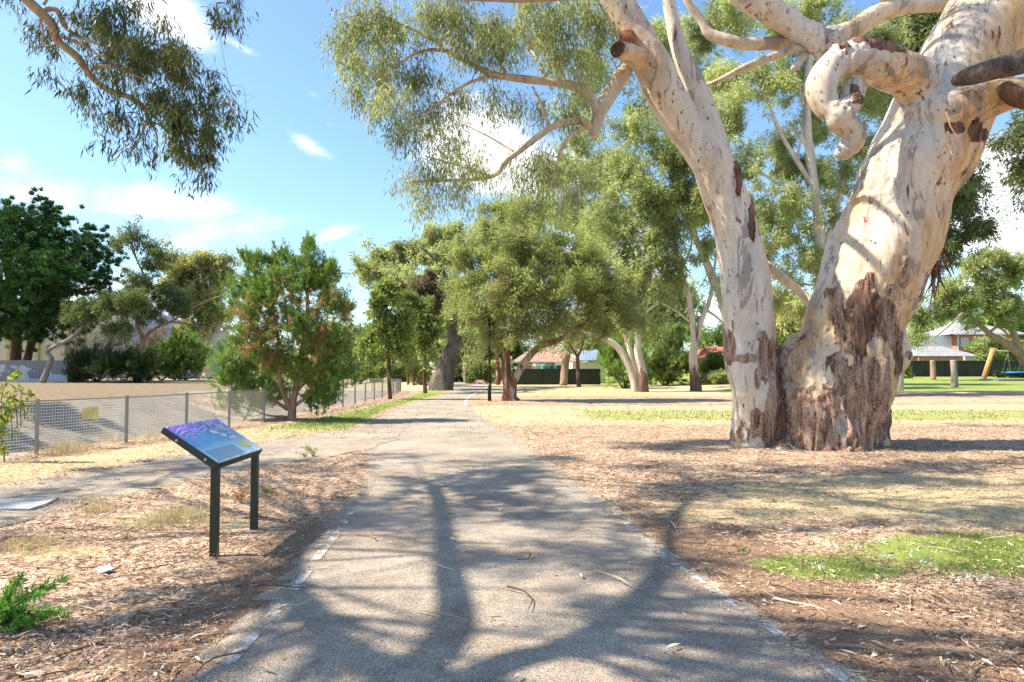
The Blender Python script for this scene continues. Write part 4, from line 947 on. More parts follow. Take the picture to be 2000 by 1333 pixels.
# ------------------------------------------------------------------ the gum overhead: its trunk stands outside the picture
def shadow_gum():
    k = KSH
    def SH(px, py, h):
        g = G(px, py); return np.array([g[0] - k * h, g[1], h])
    fork = np.array([-6.85, 3.0, 7.3])
    trunk = np.array([[-8.4, .6, -.1], [-8.35, .8, 1.5], [-8.1, 1.3, 3.6], [-7.6, 2.0, 5.6], fork])
    W3 = [(trunk, np.array([.42, .36, .32, .26, .19]))]
    stem = np.array([fork, SH(880, 1240, 8.1), SH(878, 1120, 8.2), SH(868, 1040, 8.1)])
    W3.append((stem, np.array([.13, .115, .10, .09])))
    right = np.array([fork, SH(985, 1300, 7.9), SH(1110, 1265, 8.2), SH(1210, 1205, 8.5), SH(1275, 1140, 8.7), SH(1305, 1085, 8.9), SH(1310, 1040, 9.2)])
    W3.append((right, np.array([.115, .115, .105, .10, .09, .075, .05])))
    left = np.array([fork + np.array([0, .1, .2]), SH(755, 1315, 7.8), SH(690, 1275, 8.0), SH(620, 1215, 8.2), SH(580, 1150, 8.4), SH(580, 1085, 8.6), SH(625, 1035, 8.8)])
    W3.append((left, np.array([.115, .115, .105, .095, .085, .07, .045])))
    far_l = np.array([SH(1308, 1070, 9.0), SH(1325, 1010, 9.4), SH(1370, 960, 9.8), SH(1480, 950, 10.1), SH(1700, 985, 10.2), SH(1990, 1040, 10.4)])
    W3.append((far_l, np.array([.06, .06, .06, .055, .05, .03])))
    # the limb one sees, coming in at the top left
    vis = [(-60, -190, 15), (0, -70, 14), (45, -8, 12), (75, 22, 11.5), (102, 50, 11), (112, 80, 9.5), (150, 112, 9), (178, 150, 7.5), (215, 178, 7), (258, 192, 6.5), (285, 215, 6), (289, 235, 4)]
    sc = 9.2 / F
    vp = np.array([P(a, b_, 8.9 + .10 * i_) for i_, (a, b_, _) in enumerate(vis)]); vr = np.array([c * sc for *_, c in vis])
    vp = np.vstack([[SH(878, 1110, 8.2)], [SH(868, 1020, 8.15)], vp[1:]]); vr = np.concatenate([[.09, .085], vr[1:] * .82])
    W3.append((vp, vr))
    for q in ([(85, 20, 5), (110, 20, 5), (125, 50, 4.5), (150, 70, 3.5), (200, 90, 2)], [(120, 72, 4), (155, 85, 3), (190, 105, 2), (240, 130, 1)], [(180, 135, 4), (200, 129, 3.6), (225, 132, 3), (270, 150, 2), (330, 180, 1.2)],
              [(288, 232, 3), (280, 255, 2), (262, 285, 1.6), (235, 300, 1.1), (222, 325, .8)], [(290, 235, 2.4), (305, 260, 2), (307, 290, 1.4), (300, 335, .8)], [(290, 236, 2.6), (320, 250, 2.2), (335, 280, 1.6), (360, 310, 1)], [(85, 10, 2.6), (110, -20, 2.2), (180, -40, 1.6)],
              [(330, 180, 1.2), (400, 140, 1), (440, 150, .8), (455, 185, .7)], [(78, 38, 2.4), (84, 60, 2), (80, 95, 1.2)], [(100, -30, 3), (200, -90, 2.4), (330, -40, 1.8), (430, -30, 1.2)]):
        W3.append((np.array([P(a, b_, 8.9 + .10 * float(np.interp(q[0][0], [v_[0] for v_ in vis], range(len(vis)))) + RNG.normal() * .08) for a, b_, _ in q]), np.array([c * sc for *_, c in q])))
    root = thing('overhanging_gum', (-8.4, .6, 0), 'gum branch with long drooping leaves hanging from the top left corner', 'tree')
    tb = MB(); bb = MB(); nodes = []
    for p_, r_ in W3:
        tb.tube(p_, r_, 12, 5, wob=.18); nodes.append(catmull(np.column_stack([p_, r_]), 4))
    nodes = np.vstack(nodes)
    keep = [(30, 5, 22, 25), (190, 60, 150, 80), (270, 110, 150, 90), (330, 170, 105, 110), (370, 250, 55, 100), (180, 180, 60, 60), (205, 235, 28, 35), (252, 260, 28, 60), (70, 90, 22, 26), (450, 20, 36, 40), (455, 200, 22, 34), (210, 20, 170, 50), (395, 320, 26, 34)]
    Vs = []; Rs = []
    vis_c = [(30, -10, 20, 22, 70), (70, 60, 16, 34, 160), (110, 60, 34, 44, 260), (160, 40, 46, 44, 420), (220, 40, 46, 44, 560), (270, 60, 40, 50, 560), (180, 100, 34, 40, 260), (240, 110, 44, 44, 650), (300, 120, 44, 50, 800), (350, 130, 40, 44, 760), (392, 140, 30, 40, 460), (150, 160, 28, 40, 240), (190, 210, 24, 36, 260),
             (240, 170, 26, 30, 220), (330, 190, 46, 40, 900), (385, 195, 34, 40, 620), (350, 240, 40, 34, 640), (395, 240, 26, 40, 360), (255, 245, 18, 40, 190), (270, 285, 12, 20, 90), (360, 290, 26, 36, 260), (395, 300, 26, 34, 240), (400, 340, 14, 22, 60), (362, 345, 8, 16, 24), (452, 200, 14, 30, 170), (440, 30, 22, 24, 170), (462, 15, 12, 22, 90), (300, 30, 40, 30, 260), (340, 80, 36, 30, 300), (205, 255, 10, 22, 60), (470, 220, 8, 12, 30)]
    def add(C, nl, nd, cr, leafL=.125, leafW=.017):
        V, R_ = spray('hang', C, nl, cr, leafL, leafW, C.mean(0)); Vs.append(V); Rs.append(R_)
        prev = nd
        for q in C:
            jj = seg_dist_nodes(prev, q); a = prev[jj]; dd = np.linalg.norm(q - a[:3])
            if dd < .06: continue
            r0 = min(max(a[3] * .5, .003), .0035 + .006 * dd)
            mid = .5 * (a[:3] + q) + RNG.normal(size=3) * dd * .13 + np.array([0, 0, dd * .1])
            pts = [a[:3], mid, q]; rr = [r0, r0 * .7, .002]
            bb.tube(pts, rr, 4, 3, cap=False)
            prev = np.vstack([prev, catmull(np.column_stack([pts, rr]), 2)[2:-1]])
    for (px, py, rx, ry, nl) in vis_c:
        c = P(px, py, 9.2 + RNG.uniform(-1.5, 1.3))
        C = c + unit(RNG.normal(size=(9, 3))) * RNG.random((9, 1)) ** .5 * np.array([rx, 1.6 * (rx + ry), ry]) * sc
        add(C, int(nl * 1.25), nodes, .11)
    # the high crown: its leaves dapple the path and the mulch
    hi = 0
    for kx in range(420):
        h = RNG.uniform(8.0, 12.0)
        gx = RNG.uniform(-6.0, 11); gy = RNG.uniform(1.0, 12.5)
        if gx > 3 and gy < 6.5 and RNG.random() < .5: continue
        # leave the sunny patches of the path open
        open_ = [(-.6, 4.6, .42, .8), (.35, 4.7, .5, .7), (-1.2, 4.2, .4, .35), (-.3, 7.2, .5, .5), (-3.6, 4.8, 1.2, 1.0), (-2.2, 3.9, .5, .6), (-3.5, 8.0, 1.3, 1.2), (1.2, 3.9, .9, .55), (2.2, 6.1, .9, .6), (.3, 8.6, .7, .4), (-2.6, 6.0, .6, .8), (4.2, 5.9, 1.2, .8), (5.5, 8.6, 1.6, .7), (8.5, 10.2, 1.5, 1.0), (1.6, 9.5, .8, .8), (-1.2, 10.5, 1.2, 1.0), (4, 12.0, 3, .8)]
        if any(((gx - a) / c) ** 2 + ((gy - b_) / d) ** 2 < 1.2 for a, b_, c, d in open_): continue
        c = np.array([gx - k * h, gy, h])
        if pix(c - np.array([0, 0, .7]))[1] > -30 and c[1] > .5: continue
        hi += 1
        j = seg_dist_nodes(nodes, c); a = nodes[j]; d = np.linalg.norm(c - a[:3])
        mid = .5 * (a[:3] + c) + RNG.normal(size=3) * d * .08 + np.array([0, 0, .08 * d])
        pts = np.array([a[:3], mid, c]); rr = np.array([min(a[3] * .5, .012 + .008 * d), .012 + .002 * d, .008])
        tb.tube(pts, rr, 6, 4, cap=False)
        C = c + unit(RNG.normal(size=(7, 3))) * RNG.random((7, 1)) ** .5 * np.array([.75, .65, .5])
        add(C, 400, catmull(np.column_stack([pts, rr]), 3), .20, .16, .028)
    join_build(tb, bb, 'trunk', M['bark_limb'], M['bark_brown'], root)
    quads_obj('crown', np.vstack(Vs), M['leaf_overhang'], root, np.concatenate(Rs))
# ------------------------------------------------------------------ ground, paths, drain
PL = [(-3, -1.66), (3.47, -1.70), (5.58, -1.80), (7.4, -1.95), (9.5, -2.1), (11.5, -2.45), (14, -3.0), (18, -3.9), (22.7, -4.25), (27, -4.5), (33.3, -4.25), (40, -3.9), (50.8, -4.1), (58, -4.6), (64, -5.9), (70, -8.6), (76, -13)]
PR = [(-3, 1.95), (3.47, 1.82), (5.58, 1.45), (8.14, 1.15), (11.1, .72), (16, .02), (23, -1.03), (31, -2.0), (37, -2.15), (41.8, -2.04), (48, -1.9), (54.7, -1.85), (62, -2.1), (69, -3.4), (76, -6), (84, -11)]
def pl(y): return np.interp(y, [q[0] for q in PL], [q[1] for q in PL])
def pr(y): return np.interp(y, [q[0] for q in PR], [q[1] for q in PR])
SF = [(-6, -9.2), (0, -8.0), (4, -7.3), (6.5, -7.0), (9, -6.75), (12, -6.0), (14.2, -5.2), (17.5, -4.3), (19.5, -4.0)]
SN = [(-6, -7.2), (0, -6.0), (4, -5.3), (6.9, -5.08), (8.2, -4.95), (8.9, -4.7), (10.3, -4.3), (12.0, -3.3), (13.2, -2.8), (15, -2.6), (19.5, -2.9)]
def sf(y): return np.interp(y, [q[0] for q in SF], [q[1] for q in SF])
def sn(y): return np.interp(y, [q[0] for q in SN], [q[1] for q in SN])
def on_path(x, y, m=0.0):
    return ((x > pl(y) - m) & (x < pr(y) + m) & (y < 76))
def on_side(x, y, m=0.0):
    return (x > sf(y) - m) & (x < sn(y) + m) & (y < 19)
def ell(x, y, cx, cy, rx, ry):
    return np.clip(1 - np.sqrt(((x - cx) / rx) ** 2 + ((y - cy) / ry) ** 2), 0, 1)
def fgreen(x, y):
    g = np.zeros_like(x)
    verge = sstep(.5, 1.8, x - fence_x(y)) * sstep(.1, .5, pl(y) - x) * sstep(15.5, 19, y) * (1 - sstep(62, 70, y))
    g = np.maximum(g, verge * .8)
    g = np.maximum(g, np.clip(ell(x, y, 4.6, 5.85, 2.4, 1.0) * 1.7, 0, .85))
    g = np.maximum(g, np.clip(ell(x, y, 2.55, 5.5, .8, .45) * 1.7, 0, .7))
    g = np.maximum(g, .55 * sstep(1.2, 3, x) * sstep(19.5, 21, y) * (1 - sstep(24.5, 26.5, y)))
    g = np.maximum(g, .95 * sstep(10, 14, x - .1 * y) * sstep(37, 42, y))
    g = np.maximum(g, .9 * sstep(56, 62, y) * sstep(5, 10, x))
    g = np.maximum(g, .35 * sstep(-1.5, 0, x) * sstep(34, 38, y) * (1 - sstep(8, 12, x)))
    return g
def fstraw(x, y):
    g = np.zeros_like(x)
    g = np.maximum(g, .75 * sstep(.1, .8, x - fence_x(y)) * sstep(.0, .6, sf(y) - x) * (y < 19.5) * (y > 5))
    g = np.maximum(g, np.clip(ell(x, y, 6.6, 8.4, 5.2, 2.4) * 2.2, 0, .72))
    g = np.maximum(g, np.clip(ell(x, y, 2.4, 7.6, 1.3, .9) * 1.6, 0, .6))
    g = np.maximum(g, .75 * sstep(-3.5, -2, x) * sstep(17, 20, y) * (1 - sstep(27, 30, y)))
    g = np.maximum(g, .92 * sstep(-2.5, -1, x) * sstep(36, 40, y))
    g = np.maximum(g, .5 * sstep(.5, 3, x) * sstep(28, 30, y) * (1 - sstep(32, 34, y)))
    g = np.maximum(g, np.clip(ell(x, y, -3.7, 7.2, .7, .5) * 1.8, 0, .8) )
    g = np.maximum(g, np.clip(ell(x, y, -2.9, 7.0, .5, .3) * 1.8, 0, .8) )
    g = np.maximum(g, np.clip(ell(x, y, -3.9, 5.9, .6, .3) * 1.5, 0, .7) )
    g = np.maximum(g, .85 * (y > 46) * (x < -6))
    return g
def fsoil(x, y):
    d = x - pr(y)
    s = sstep(-.1, .05, d) * (1 - sstep(.5, 1.5, d)) * (1 - sstep(6, 10, y))
    e = x - pl(y)
    s = np.maximum(s, .8 * sstep(-.8, -.15, e) * (e < .2) * (1 - sstep(6, 9, y)))
    return np.maximum(s, np.clip(ell(x, y, 3.0, 4.3, 1.2, .8) * 1.5, 0, .55))
def fdirt(x, y):
    s = x - edge_x(y)
    d = sstep(-11, -14, s) * 1.0
    return np.clip(d * (1 - .8 * sstep(70, 82, y) * sstep(-50, -42, x)), 0, 1)

def ground():
    ys = np.concatenate([[-400, -100, -30, -12, -5], np.arange(-2, 16, .14), np.arange(16, 34, .35), np.arange(34, 100, 1.5), [110, 130, 160, 220, 400, 900, 2500]])
    ss = np.concatenate([[-2500, -900, -400, -200, -120, -80, -60, -45, -35, -28, -22, -18, -15, -13, -9, -4, -.001], np.arange(0.15, 20, .16), np.arange(20.2, 60, .9), [65, 75, 90, 120, 180, 400, 900, 2500]])
    Y, Sx = np.meshgrid(ys, ss, indexing='ij')
    X = Sx + edge_x(np.clip(Y, -40, 50))
    Z = terr(X, Y)
    inch = (Sx < 0) & (Sx > -13.01)
    Z = Z - .03 * inch * (Y < 47)
    rel = np.zeros_like(Z)
    near = (Y > 0) & (Y < 34) & (Sx > 0.1) & (Sx < 30)
    idx = np.argwhere(near)
    for i, j in idx:
        p = (X[i, j], Y[i, j], 0)
        rel[i, j] = .026 * vn(p, 1.3, oct=3) + .010 * vn(p, 6.5)
    pm = on_path(X, Y, -.10) | on_side(X, Y, -.06)
    ed = (on_path(X, Y, .10) | on_side(X, Y, .10)) & ~pm
    rel = np.where(pm, -.012, np.where(ed, rel * .35 + .012, rel + .016))
    Z = Z + np.where(near, rel, 0)
    n, m = Z.shape
    V = np.stack([X, Y, Z], -1).reshape(-1, 3)
    a = np.arange(n * m).reshape(n, m)
    q = np.stack([a[:-1, :-1], a[:-1, 1:], a[1:, 1:], a[1:, :-1]], -1).reshape(-1, 4)
    xx, yy = X.ravel(), Y.ravel()
    b = NB('park ground')
    o = b.geo.outputs['Position']
    big = b.noise(o, .5, 4, .6); mid = b.noise(o, 2.6, 5, .65, .3); fine = b.noise(o, 16, 5, .7, .5); vf = b.noise(o, 70, 3, .7)
    chips = b.voro(b.map(b.mix(.04, o, b.noise(o, 9, 3, .6, 0, True)), (1, 1.5, 1), (0, 0, .5)), 34, out='Color'); chips = b.sep(chips)[0]
    mixf = b.math('ADD', b.math('MULTIPLY', mid, .35), b.math('ADD', b.math('MULTIPLY', fine, .35), b.math('MULTIPLY', chips, .30)))
    mul = b.ramp(mixf, [(.30, (.07, .042, .028)), (.41, (.22, .135, .088)), (.52, (.43, .295, .20)), (.64, (.70, .56, .42))])
    st = b.ramp(b.math('ADD', b.math('MULTIPLY', fine, .6), b.math('MULTIPLY', vf, .4)), [(.34, (.26, .19, .10)), (.5, (.50, .40, .24)), (.66, (.70, .61, .42))])
    gr = b.ramp(b.math('ADD', b.math('MULTIPLY', b.math('ADD', fine, mid), .3), b.math('MULTIPLY', vf, .4)), [(.34, (.10, .15, .035)), (.5, (.23, .29, .07)), (.66, (.43, .44, .16))])
    dr = b.ramp(b.math('ADD', b.math('MULTIPLY', mid, .6), b.math('MULTIPLY', fine, .4)), [(.36, (.12, .09, .06)), (.5, (.20, .155, .10)), (.64, (.34, .275, .17))])
    def thr(att, k=1.1):
        e = b.math('ADD', b.attr(att), b.math('MULTIPLY', b.math('SUBTRACT', b.math('ADD', b.math('MULTIPLY', mid, .6), b.math('MULTIPLY', fine, .4)), .5), 2.2 * k))
        return b.ramp(e, [(.38, 0), (.62, 1)])
    sl = b.ramp(b.math('ADD', b.math('MULTIPLY', fine, .3), b.math('MULTIPLY', vf, .7)), [(.34, (.13, .08, .05)), (.5, (.27, .175, .115)), (.66, (.44, .32, .22))])
    c = b.mix(thr('soil', .8), mul, sl); c = b.mix(thr('straw'), c, st); c = b.mix(thr('green'), c, gr); c = b.mix(thr('dirt', .7), c, dr)
    h = b.math('ADD', b.math('MULTIPLY', fine, 1.0), b.math('ADD', b.math('MULTIPLY', vf, .4), b.math('MULTIPLY', chips, .35)))
    mt = b.done(b.bsdf(c, .95, b.bump(h, .8, .03), 0, .1))
    o_ = mesh_obj('ground', V, q.tolist(), mt, None, True, {'green': fgreen(xx, yy), 'straw': fstraw(xx, yy), 'dirt': fdirt(xx, yy), 'soil': fsoil(xx, yy)})
    tag(o_, 'mulch, straw and patchy grass of the park', kind='structure')

def strip(ys, lf, rf, z, cols, wob=.05, seed=0):
    V = []; f = []
    for i, y in enumerate(ys):
        l = lf(y) + wob * vn((seed, y, 0), 1.6, oct=3); r = rf(y) + wob * vn((seed + 9, y, 0), 1.6, oct=3)
        for k in range(cols + 1):
            t = k / cols; V.append((l + (r - l) * t, y, z))
    for i in range(len(ys) - 1):
        for k in range(cols):
            a = i * (cols + 1) + k; f.append((a, a + 1, a + cols + 2, a + cols + 1))
    return np.array(V), f

def paths():
    b = NB('worn asphalt')
    o = b.geo.outputs['Position']
    big = b.noise(o, .7, 4, .6); mid = b.noise(o, 5, 5, .65); g1 = b.voro(o, 130, out='Color'); gv = b.sep(g1)
    f = b.math('ADD', b.math('MULTIPLY', mid, .4), b.math('MULTIPLY', big, .6))
    c = b.ramp(f, [(.38, (.225, .195, .165)), (.5, (.32, .28, .235)), (.62, (.40, .355, .30))])
    c = b.mix(1.0, c, b.ramp(gv[0], [(0, (.5, .5, .5)), (.5, (.95, .94, .92)), (.9, (1.28, 1.25, 1.2)), (1, (1.55, 1.5, 1.45))]), 'MULTIPLY')
    rd = b.ramp(b.math('MULTIPLY', gv[1], b.math('ADD', b.noise(o, 1.6, 3, .6), .25)), [(.70, 0), (.74, 1)])
    c = b.mix(b.math('MULTIPLY', rd, .7), c, (.33, .17, .09))
    h = b.voro(o, 95)
    mt = b.done(b.bsdf(c, .9, b.bump(h, .6, .006), 0, .2))
    ys = np.concatenate([np.arange(-3, 20, .25), np.arange(20, 84, 1.0)])
    V, f = strip(ys[ys < 76], pl, pr, .006, 6, .10, 1)
    tag(mesh_obj('path', V, f, mt, None, False), 'long asphalt shared path curving away', kind='structure')
    V, f = strip(np.arange(-6, 19.4, .25), sf, sn, .012, 4, .14, 5)
    tag(mesh_obj('side_path', V, f, mt, None, False), 'narrow asphalt path joining from the left', kind='structure')
    # worn white edge lines
    b = NB('worn white line')
    o = b.geo.outputs['Position']
    e = b.math('ADD', b.math('MULTIPLY', b.noise(o, 3.0, 3, .6), .5), b.math('MULTIPLY', b.noise(o, 22, 5, .75), .5))
    m = b.ramp(b.math('ADD', e, b.math('MULTIPLY', b.math('SUBTRACT', b.attr('rnd'), .5), .35)), [(.51, 0), (.56, .85)])
    p = b.bsdf(b.ramp(e, [(.45, (.45, .43, .40)), (.6, (.75, .74, .71))]), .8)
    t = b.n.new('ShaderNodeBsdfTransparent'); mx = b.n.new('ShaderNodeMixShader')
    b.l.new(m, mx.inputs[0]); b.l.new(t.outputs[0], mx.inputs[1]); b.l.new(p, mx.inputs[2])
    lm = b.done(mx.outputs[0])
    def line(name, fn, y0, y1, w, lab, wear):
        ys = np.arange(y0, y1, .1)
        V = []; ff = []; a = []
        for y in ys:
            x = fn(y)
            for t_ in (-w / 2, w / 2): V.append((x + t_, y, .011)); a.append(wear(y))
        for i in range(len(ys) - 1): ff.append((2 * i, 2 * i + 1, 2 * i + 3, 2 * i + 2))
        tag(mesh_obj(name, np.array(V), ff, lm, None, False, {'rnd': a}), lab, kind='structure')
    line('path_line_marking', lambda y: pl(y) + .20 + .012 * math.sin(y * 3), 1.5, 8.0, .07, 'worn white edge line on the left of the path', lambda y: .70 - .06 * abs(y - 3.8))
    line('path_line_marking', lambda y: pr(y) - .12 + .012 * math.sin(y * 2), 1.5, 10.0, .07, 'worn white edge line on the right of the path', lambda y: .64 - .045 * abs(y - 3.8))
    line('path_line_marking', lambda y: pr(y) - .15, 29, 60, .12, 'white edge line on the far bend', lambda y: .9)
    # concrete drain
    b = NB('stained drain concrete')
    o = b.geo.outputs['Position']
    f = b.math('ADD', b.math('MULTIPLY', b.noise(o, .8, 5, .65, .4), .6), b.math('MULTIPLY', b.noise(o, 9, 4, .6), .4))
    c = b.ramp(f, [(.34, (.14, .12, .10)), (.5, (.22, .195, .165)), (.66, (.30, .27, .23))])
    br = b.n.new('ShaderNodeTexBrick'); b.set(br.inputs['Vector'], o); br.inputs['Scale'].default_value = 1; br.inputs['Brick Width'].default_value = 40; br.inputs['Row Height'].default_value = 3.0; br.inputs['Mortar Size'].default_value = .025
    br.inputs['Color1'].default_value = br.inputs['Color2'].default_value = (1, 1, 1, 1); br.inputs['Mortar'].default_value = (.45, .42, .38, 1); br.offset = 0
    c = b.mix(1, c, br.outputs[0], 'MULTIPLY')
    dm = b.done(b.bsdf(c, .9, b.bump(f, .3, .02)))
    V = []; ff = []
    ys = np.arange(-6, 46.5, .6); cols = [0.12, 0.0, -1, -2, -4, -6.5, -9, -11, -13, -13.3]
    for y in ys:
        for s_ in cols: V.append((edge_x(y) + s_, y, float(chan(np.clip(s_, -13, 0), y)) + .02))
    n = len(cols)
    for i in range(len(ys) - 1):
        for k in range(n - 1): a = i * n + k; ff.append((a, a + n, a + n + 1, a + 1))
    tag(mesh_obj('drain_channel', np.array(V), ff, dm, None, False), 'sloping concrete storm drain behind the wire fence', kind='structure')
    # flat slab at the left edge
    mb = MB(); c0 = G(20, 990)
    pts = [G(-90, 1003), G(58, 1001), G(92, 990), G(115, 978), G(40, 980), G(-60, 984)]
    mb.poly([(p[0], p[1], .012) for p in pts], (0, 0, .03))
    tag(mb.build('concrete_slab', mat_plain('pale slab', (.40, .39, .38), .8, 0, .15, 6, .2)), 'flat pale slab lying on the narrow side path at the left edge', 'slab')
    mb = MB(); q = [G(190, 1120), G(212, 1117), G(222, 1123), G(200, 1131), G(187, 1127)]
    mb.poly([(p[0], p[1], .045) for p in q], (0, 0, .004))
    tag(mb.build('paper_scrap', mat_plain('grey scrap', (.5, .52, .56), .7, 0, .1, 9, .1)), 'small pale grey scrap lying in the mulch behind the green shrub', 'litter')

# ------------------------------------------------------------------ litter and grass
def litter():
    b = NB('bark and leaf litter')
    c = b.ramp(b.attr('rnd'), [(0, (.05, .028, .02)), (.18, (.13, .07, .045)), (.36, (.29, .165, .10)), (.50, (.42, .27, .175)), (.66, (.54, .40, .29)), (.82, (.68, .56, .42)), (.93, (.76, .68, .54)), (1, (.44, .42, .41))])
    n = b.noise(b.geo.outputs['Position'], 60, 3, .6)
    c = b.mix(1, c, b.ramp(n, [(.3, (.75, .72, .7)), (.7, (1.1, 1.1, 1.1))]), 'MULTIPLY')
    lm = b.done(b.bsdf(c, .75, None, 0, .25))
    def scatter(n, y0, y1, fn):
        u = RNG.random(n)
        y = y0 * (y1 / y0) ** u
        x = (RNG.random(n) * 2 - 1) * (y * .78 + .8)
        k = fn(x, y)
        keep = RNG.random(n) < k
        return x[keep], y[keep]
    def zrel(x, y):
        return np.where(on_path(x, y, .05) | on_side(x, y, .05), .014, .024 + .014 * np.sin(x * 2.1) * np.sin(y * 1.7))
    clump = np.vectorize(lambda x, y: mnoise.noise(Vector((x * .9, y * .9, 3))))
    def dens(x, y):
        d = np.full_like(x, 1.0)
        d = np.where(fstraw(x, y) > .4, .45, d); d = np.where(fgreen(x, y) > .4, np.where(y < 8, .6, .2), d)
        d = np.where((x - edge_x(y)) < .8, 0, d)
        d *= np.clip(.75 + 1.1 * clump(x, y), .12, 1)
        d = np.where(on_side(x, y, -.1), .05, d); d = np.where(on_path(x, y, .0), .018, d)
        edge = (np.minimum(np.abs(x - pl(y)), np.abs(x - pr(y))) < .25) & on_path(x, y, .0)
        d = np.where(edge, .30, d)
        tb = np.hypot(x - 6.45, (y - 14) * .8); d = np.where(tb < 2.1, 1.0, d)
        d *= 1 - .5 * fsoil(x, y)
        return d
    x, y = scatter(300000, 2.6, 30, dens)
    n = len(x)
    sz = np.clip(.5 + y * .05, .6, 1.9)
    L = (.018 + .06 * RNG.random(n) ** 1.6 + .11 * (RNG.random(n) < .06)) * sz; W = np.minimum(L * .35, (.005 + .011 * RNG.random(n)) * sz)
    pos = np.stack([x, y, zrel(x, y) + .02 * RNG.random(n) ** 2 * np.where(on_path(x, y), .2, 1)], 1)
    a = RNG.random(n) * TAU
    d = np.stack([np.cos(a), np.sin(a), RNG.normal(size=n) * .14], 1)
    side = np.stack([RNG.normal(size=n) * .35, RNG.normal(size=n) * .35, np.ones(n)], 1)
    V = leaf_quads(pos, d, L, W, .10, side)
    onp = on_path(x, y)
    r = np.where(onp, .25 + .6 * RNG.random(n), RNG.beta(1.5, 1.5, n))
    o = quads_obj('leaf_litter', V, lm, None, r); tag(o, 'strips of bark and dry gum leaves over the mulch', 'litter', kind='stuff')
    # larger curled strips close by
    x, y = scatter(3600, 2.7, 11, lambda x, y: np.where(on_path(x, y, 0), .02, np.where((x - edge_x(y)) < .8, 0, np.where(fgreen(x, y) > .4, .5, 1.0)))) 
    n = len(x)
    Vs = []
    a = RNG.random(n) * TAU; L = .045 + .07 * RNG.random(n); W = .009 + .014 * RNG.random(n)
    z0 = zrel(x, y) + .018; cv = RNG.normal(size=n) * .4; rr = RNG.beta(1.3, 1.3, n)
    P0 = np.stack([x, y, z0], 1)
    for k in range(4):
        t0, t1 = k / 4, (k + 1) / 4
        def pt(t):
            an = a + cv * t
            return np.stack([x + L * t * np.cos(an), y + L * t * np.sin(an), z0 + .006 * np.sin(t * 3.1)], 1)
        def wd(t): return W * math.sin(math.pi * min(.985, max(.02, t))) ** .8
        p0, p1 = pt(t0), pt(t1); dd = unit(p1 - p0); s_ = np.stack([-dd[:, 1], dd[:, 0], .2 * np.sin(a * 3)], 1)
        q = np.empty((n, 4, 3)); q[:, 0] = p0 - s_ * wd(t0)[:, None] / 2; q[:, 1] = p0 + s_ * wd(t0)[:, None] / 2; q[:, 2] = p1 + s_ * wd(t1)[:, None] / 2; q[:, 3] = p1 - s_ * wd(t1)[:, None] / 2
        Vs.append(q)
    o = quads_obj('fallen_leaves', np.vstack(Vs), lm, None, np.tile(rr, 4)); tag(o, 'larger curled gum leaves and bark strips lying near the path', 'litter', kind='stuff')
    # crumbs on the path
    x, y = scatter(30000, 2.8, 16, lambda x, y: (on_path(x, y, -.02) | on_side(x, y, -.1)) * (.35 + .5 * np.clip(np.abs(x - .2) / 1.8, 0, 1)))
    n = len(x); a = RNG.random(n) * TAU
    V = leaf_quads(np.stack([x, y, np.full(n, .016)], 1), np.stack([np.cos(a), np.sin(a), np.zeros(n) + .15], 1), .007 + .008 * RNG.random(n), .004 + .005 * RNG.random(n), .2, np.tile([0, .1, 1.0], (n, 1)))
    o = quads_obj('gumnut_crumbs', V, lm, None, .15 + .6 * RNG.random(n)); tag(o, 'orange brown crumbs of gumnuts on the asphalt', 'litter', kind='stuff')
    # twigs
    tb = MB()
    for k in range(240):
        y = 3 * (14 / 3) ** RNG.random(); x = RNG.uniform(-.8, .8) * y
        if x - edge_x(y) < 1 or (on_path(x, y) and RNG.random() < .85): continue
        a = RNG.random() * TAU; L = RNG.uniform(.12, .5); p = np.array([x, y, .035]); q = [p]
        for j in range(3): q.append(q[-1] + np.array([math.cos(a), math.sin(a), 0]) * L / 3 + RNG.normal(size=3) * .012 * np.array([1, 1, .5])); a += RNG.normal() * .35
        tb.tube(q, [.006, .005, .004, .002], 5, 2, a=RNG.random())
    tag(tb.build('twig_litter', lm, None), 'thin dry sticks scattered through the litter', 'litter', kind='stuff')
    # grasses
    gm = mat_leaf('grass blades', [(.07, .13, .025), (.13, .22, .04), (.24, .31, .07), (.50, .44, .22)], .35, 1.2)
    sm = mat_leaf('straw blades', [(.34, .25, .13), (.55, .44, .26), (.70, .61, .42)], .25, 1.0)
    def blades(name, n, y0, y1, fn, L, W, mt, lab, kk=.9):
        x, y = scatter(n, y0, y1, fn); n = len(x)
        sz = np.clip(.6 + y * .07, 1, 2.2)
        d = np.stack([RNG.normal(size=n) * kk, RNG.normal(size=n) * kk, np.ones(n)], 1)
        V = leaf_quads(np.stack([x, y, zrel(x, y) - .012], 1), d, L * (.5 + RNG.random(n)) * sz, W * sz, .2)
        tag(quads_obj(name, V, mt), lab, 'grass', kind='stuff')
    gn = np.vectorize(lambda x, y: mnoise.noise(Vector((x * 2.2, y * 2.2, 8))))
    blades('green_grass', 190000, 4.4, 7.5, lambda x, y: (x > 1.6) * np.clip(fgreen(x, y) * 1.5 - .35 + gn(x, y) * .8, 0, 1), .035, .0045, gm, 'short green grass patch near the right edge')
    blades('verge_grass', 130000, 15, 40, lambda x, y: (x < 0) * (x > fence_x(y) + .4) * np.clip(fgreen(x, y) + .3 * gn(x, y), 0, 1), .034, .010, gm, 'short yellow green grass of the verge left of the path')
    blades('lawn_grass', 70000, 19, 60, lambda x, y: (x > 1) * np.clip(fgreen(x, y) * .8, 0, 1), .035, .012, gm, 'short grass strips of the far lawn')
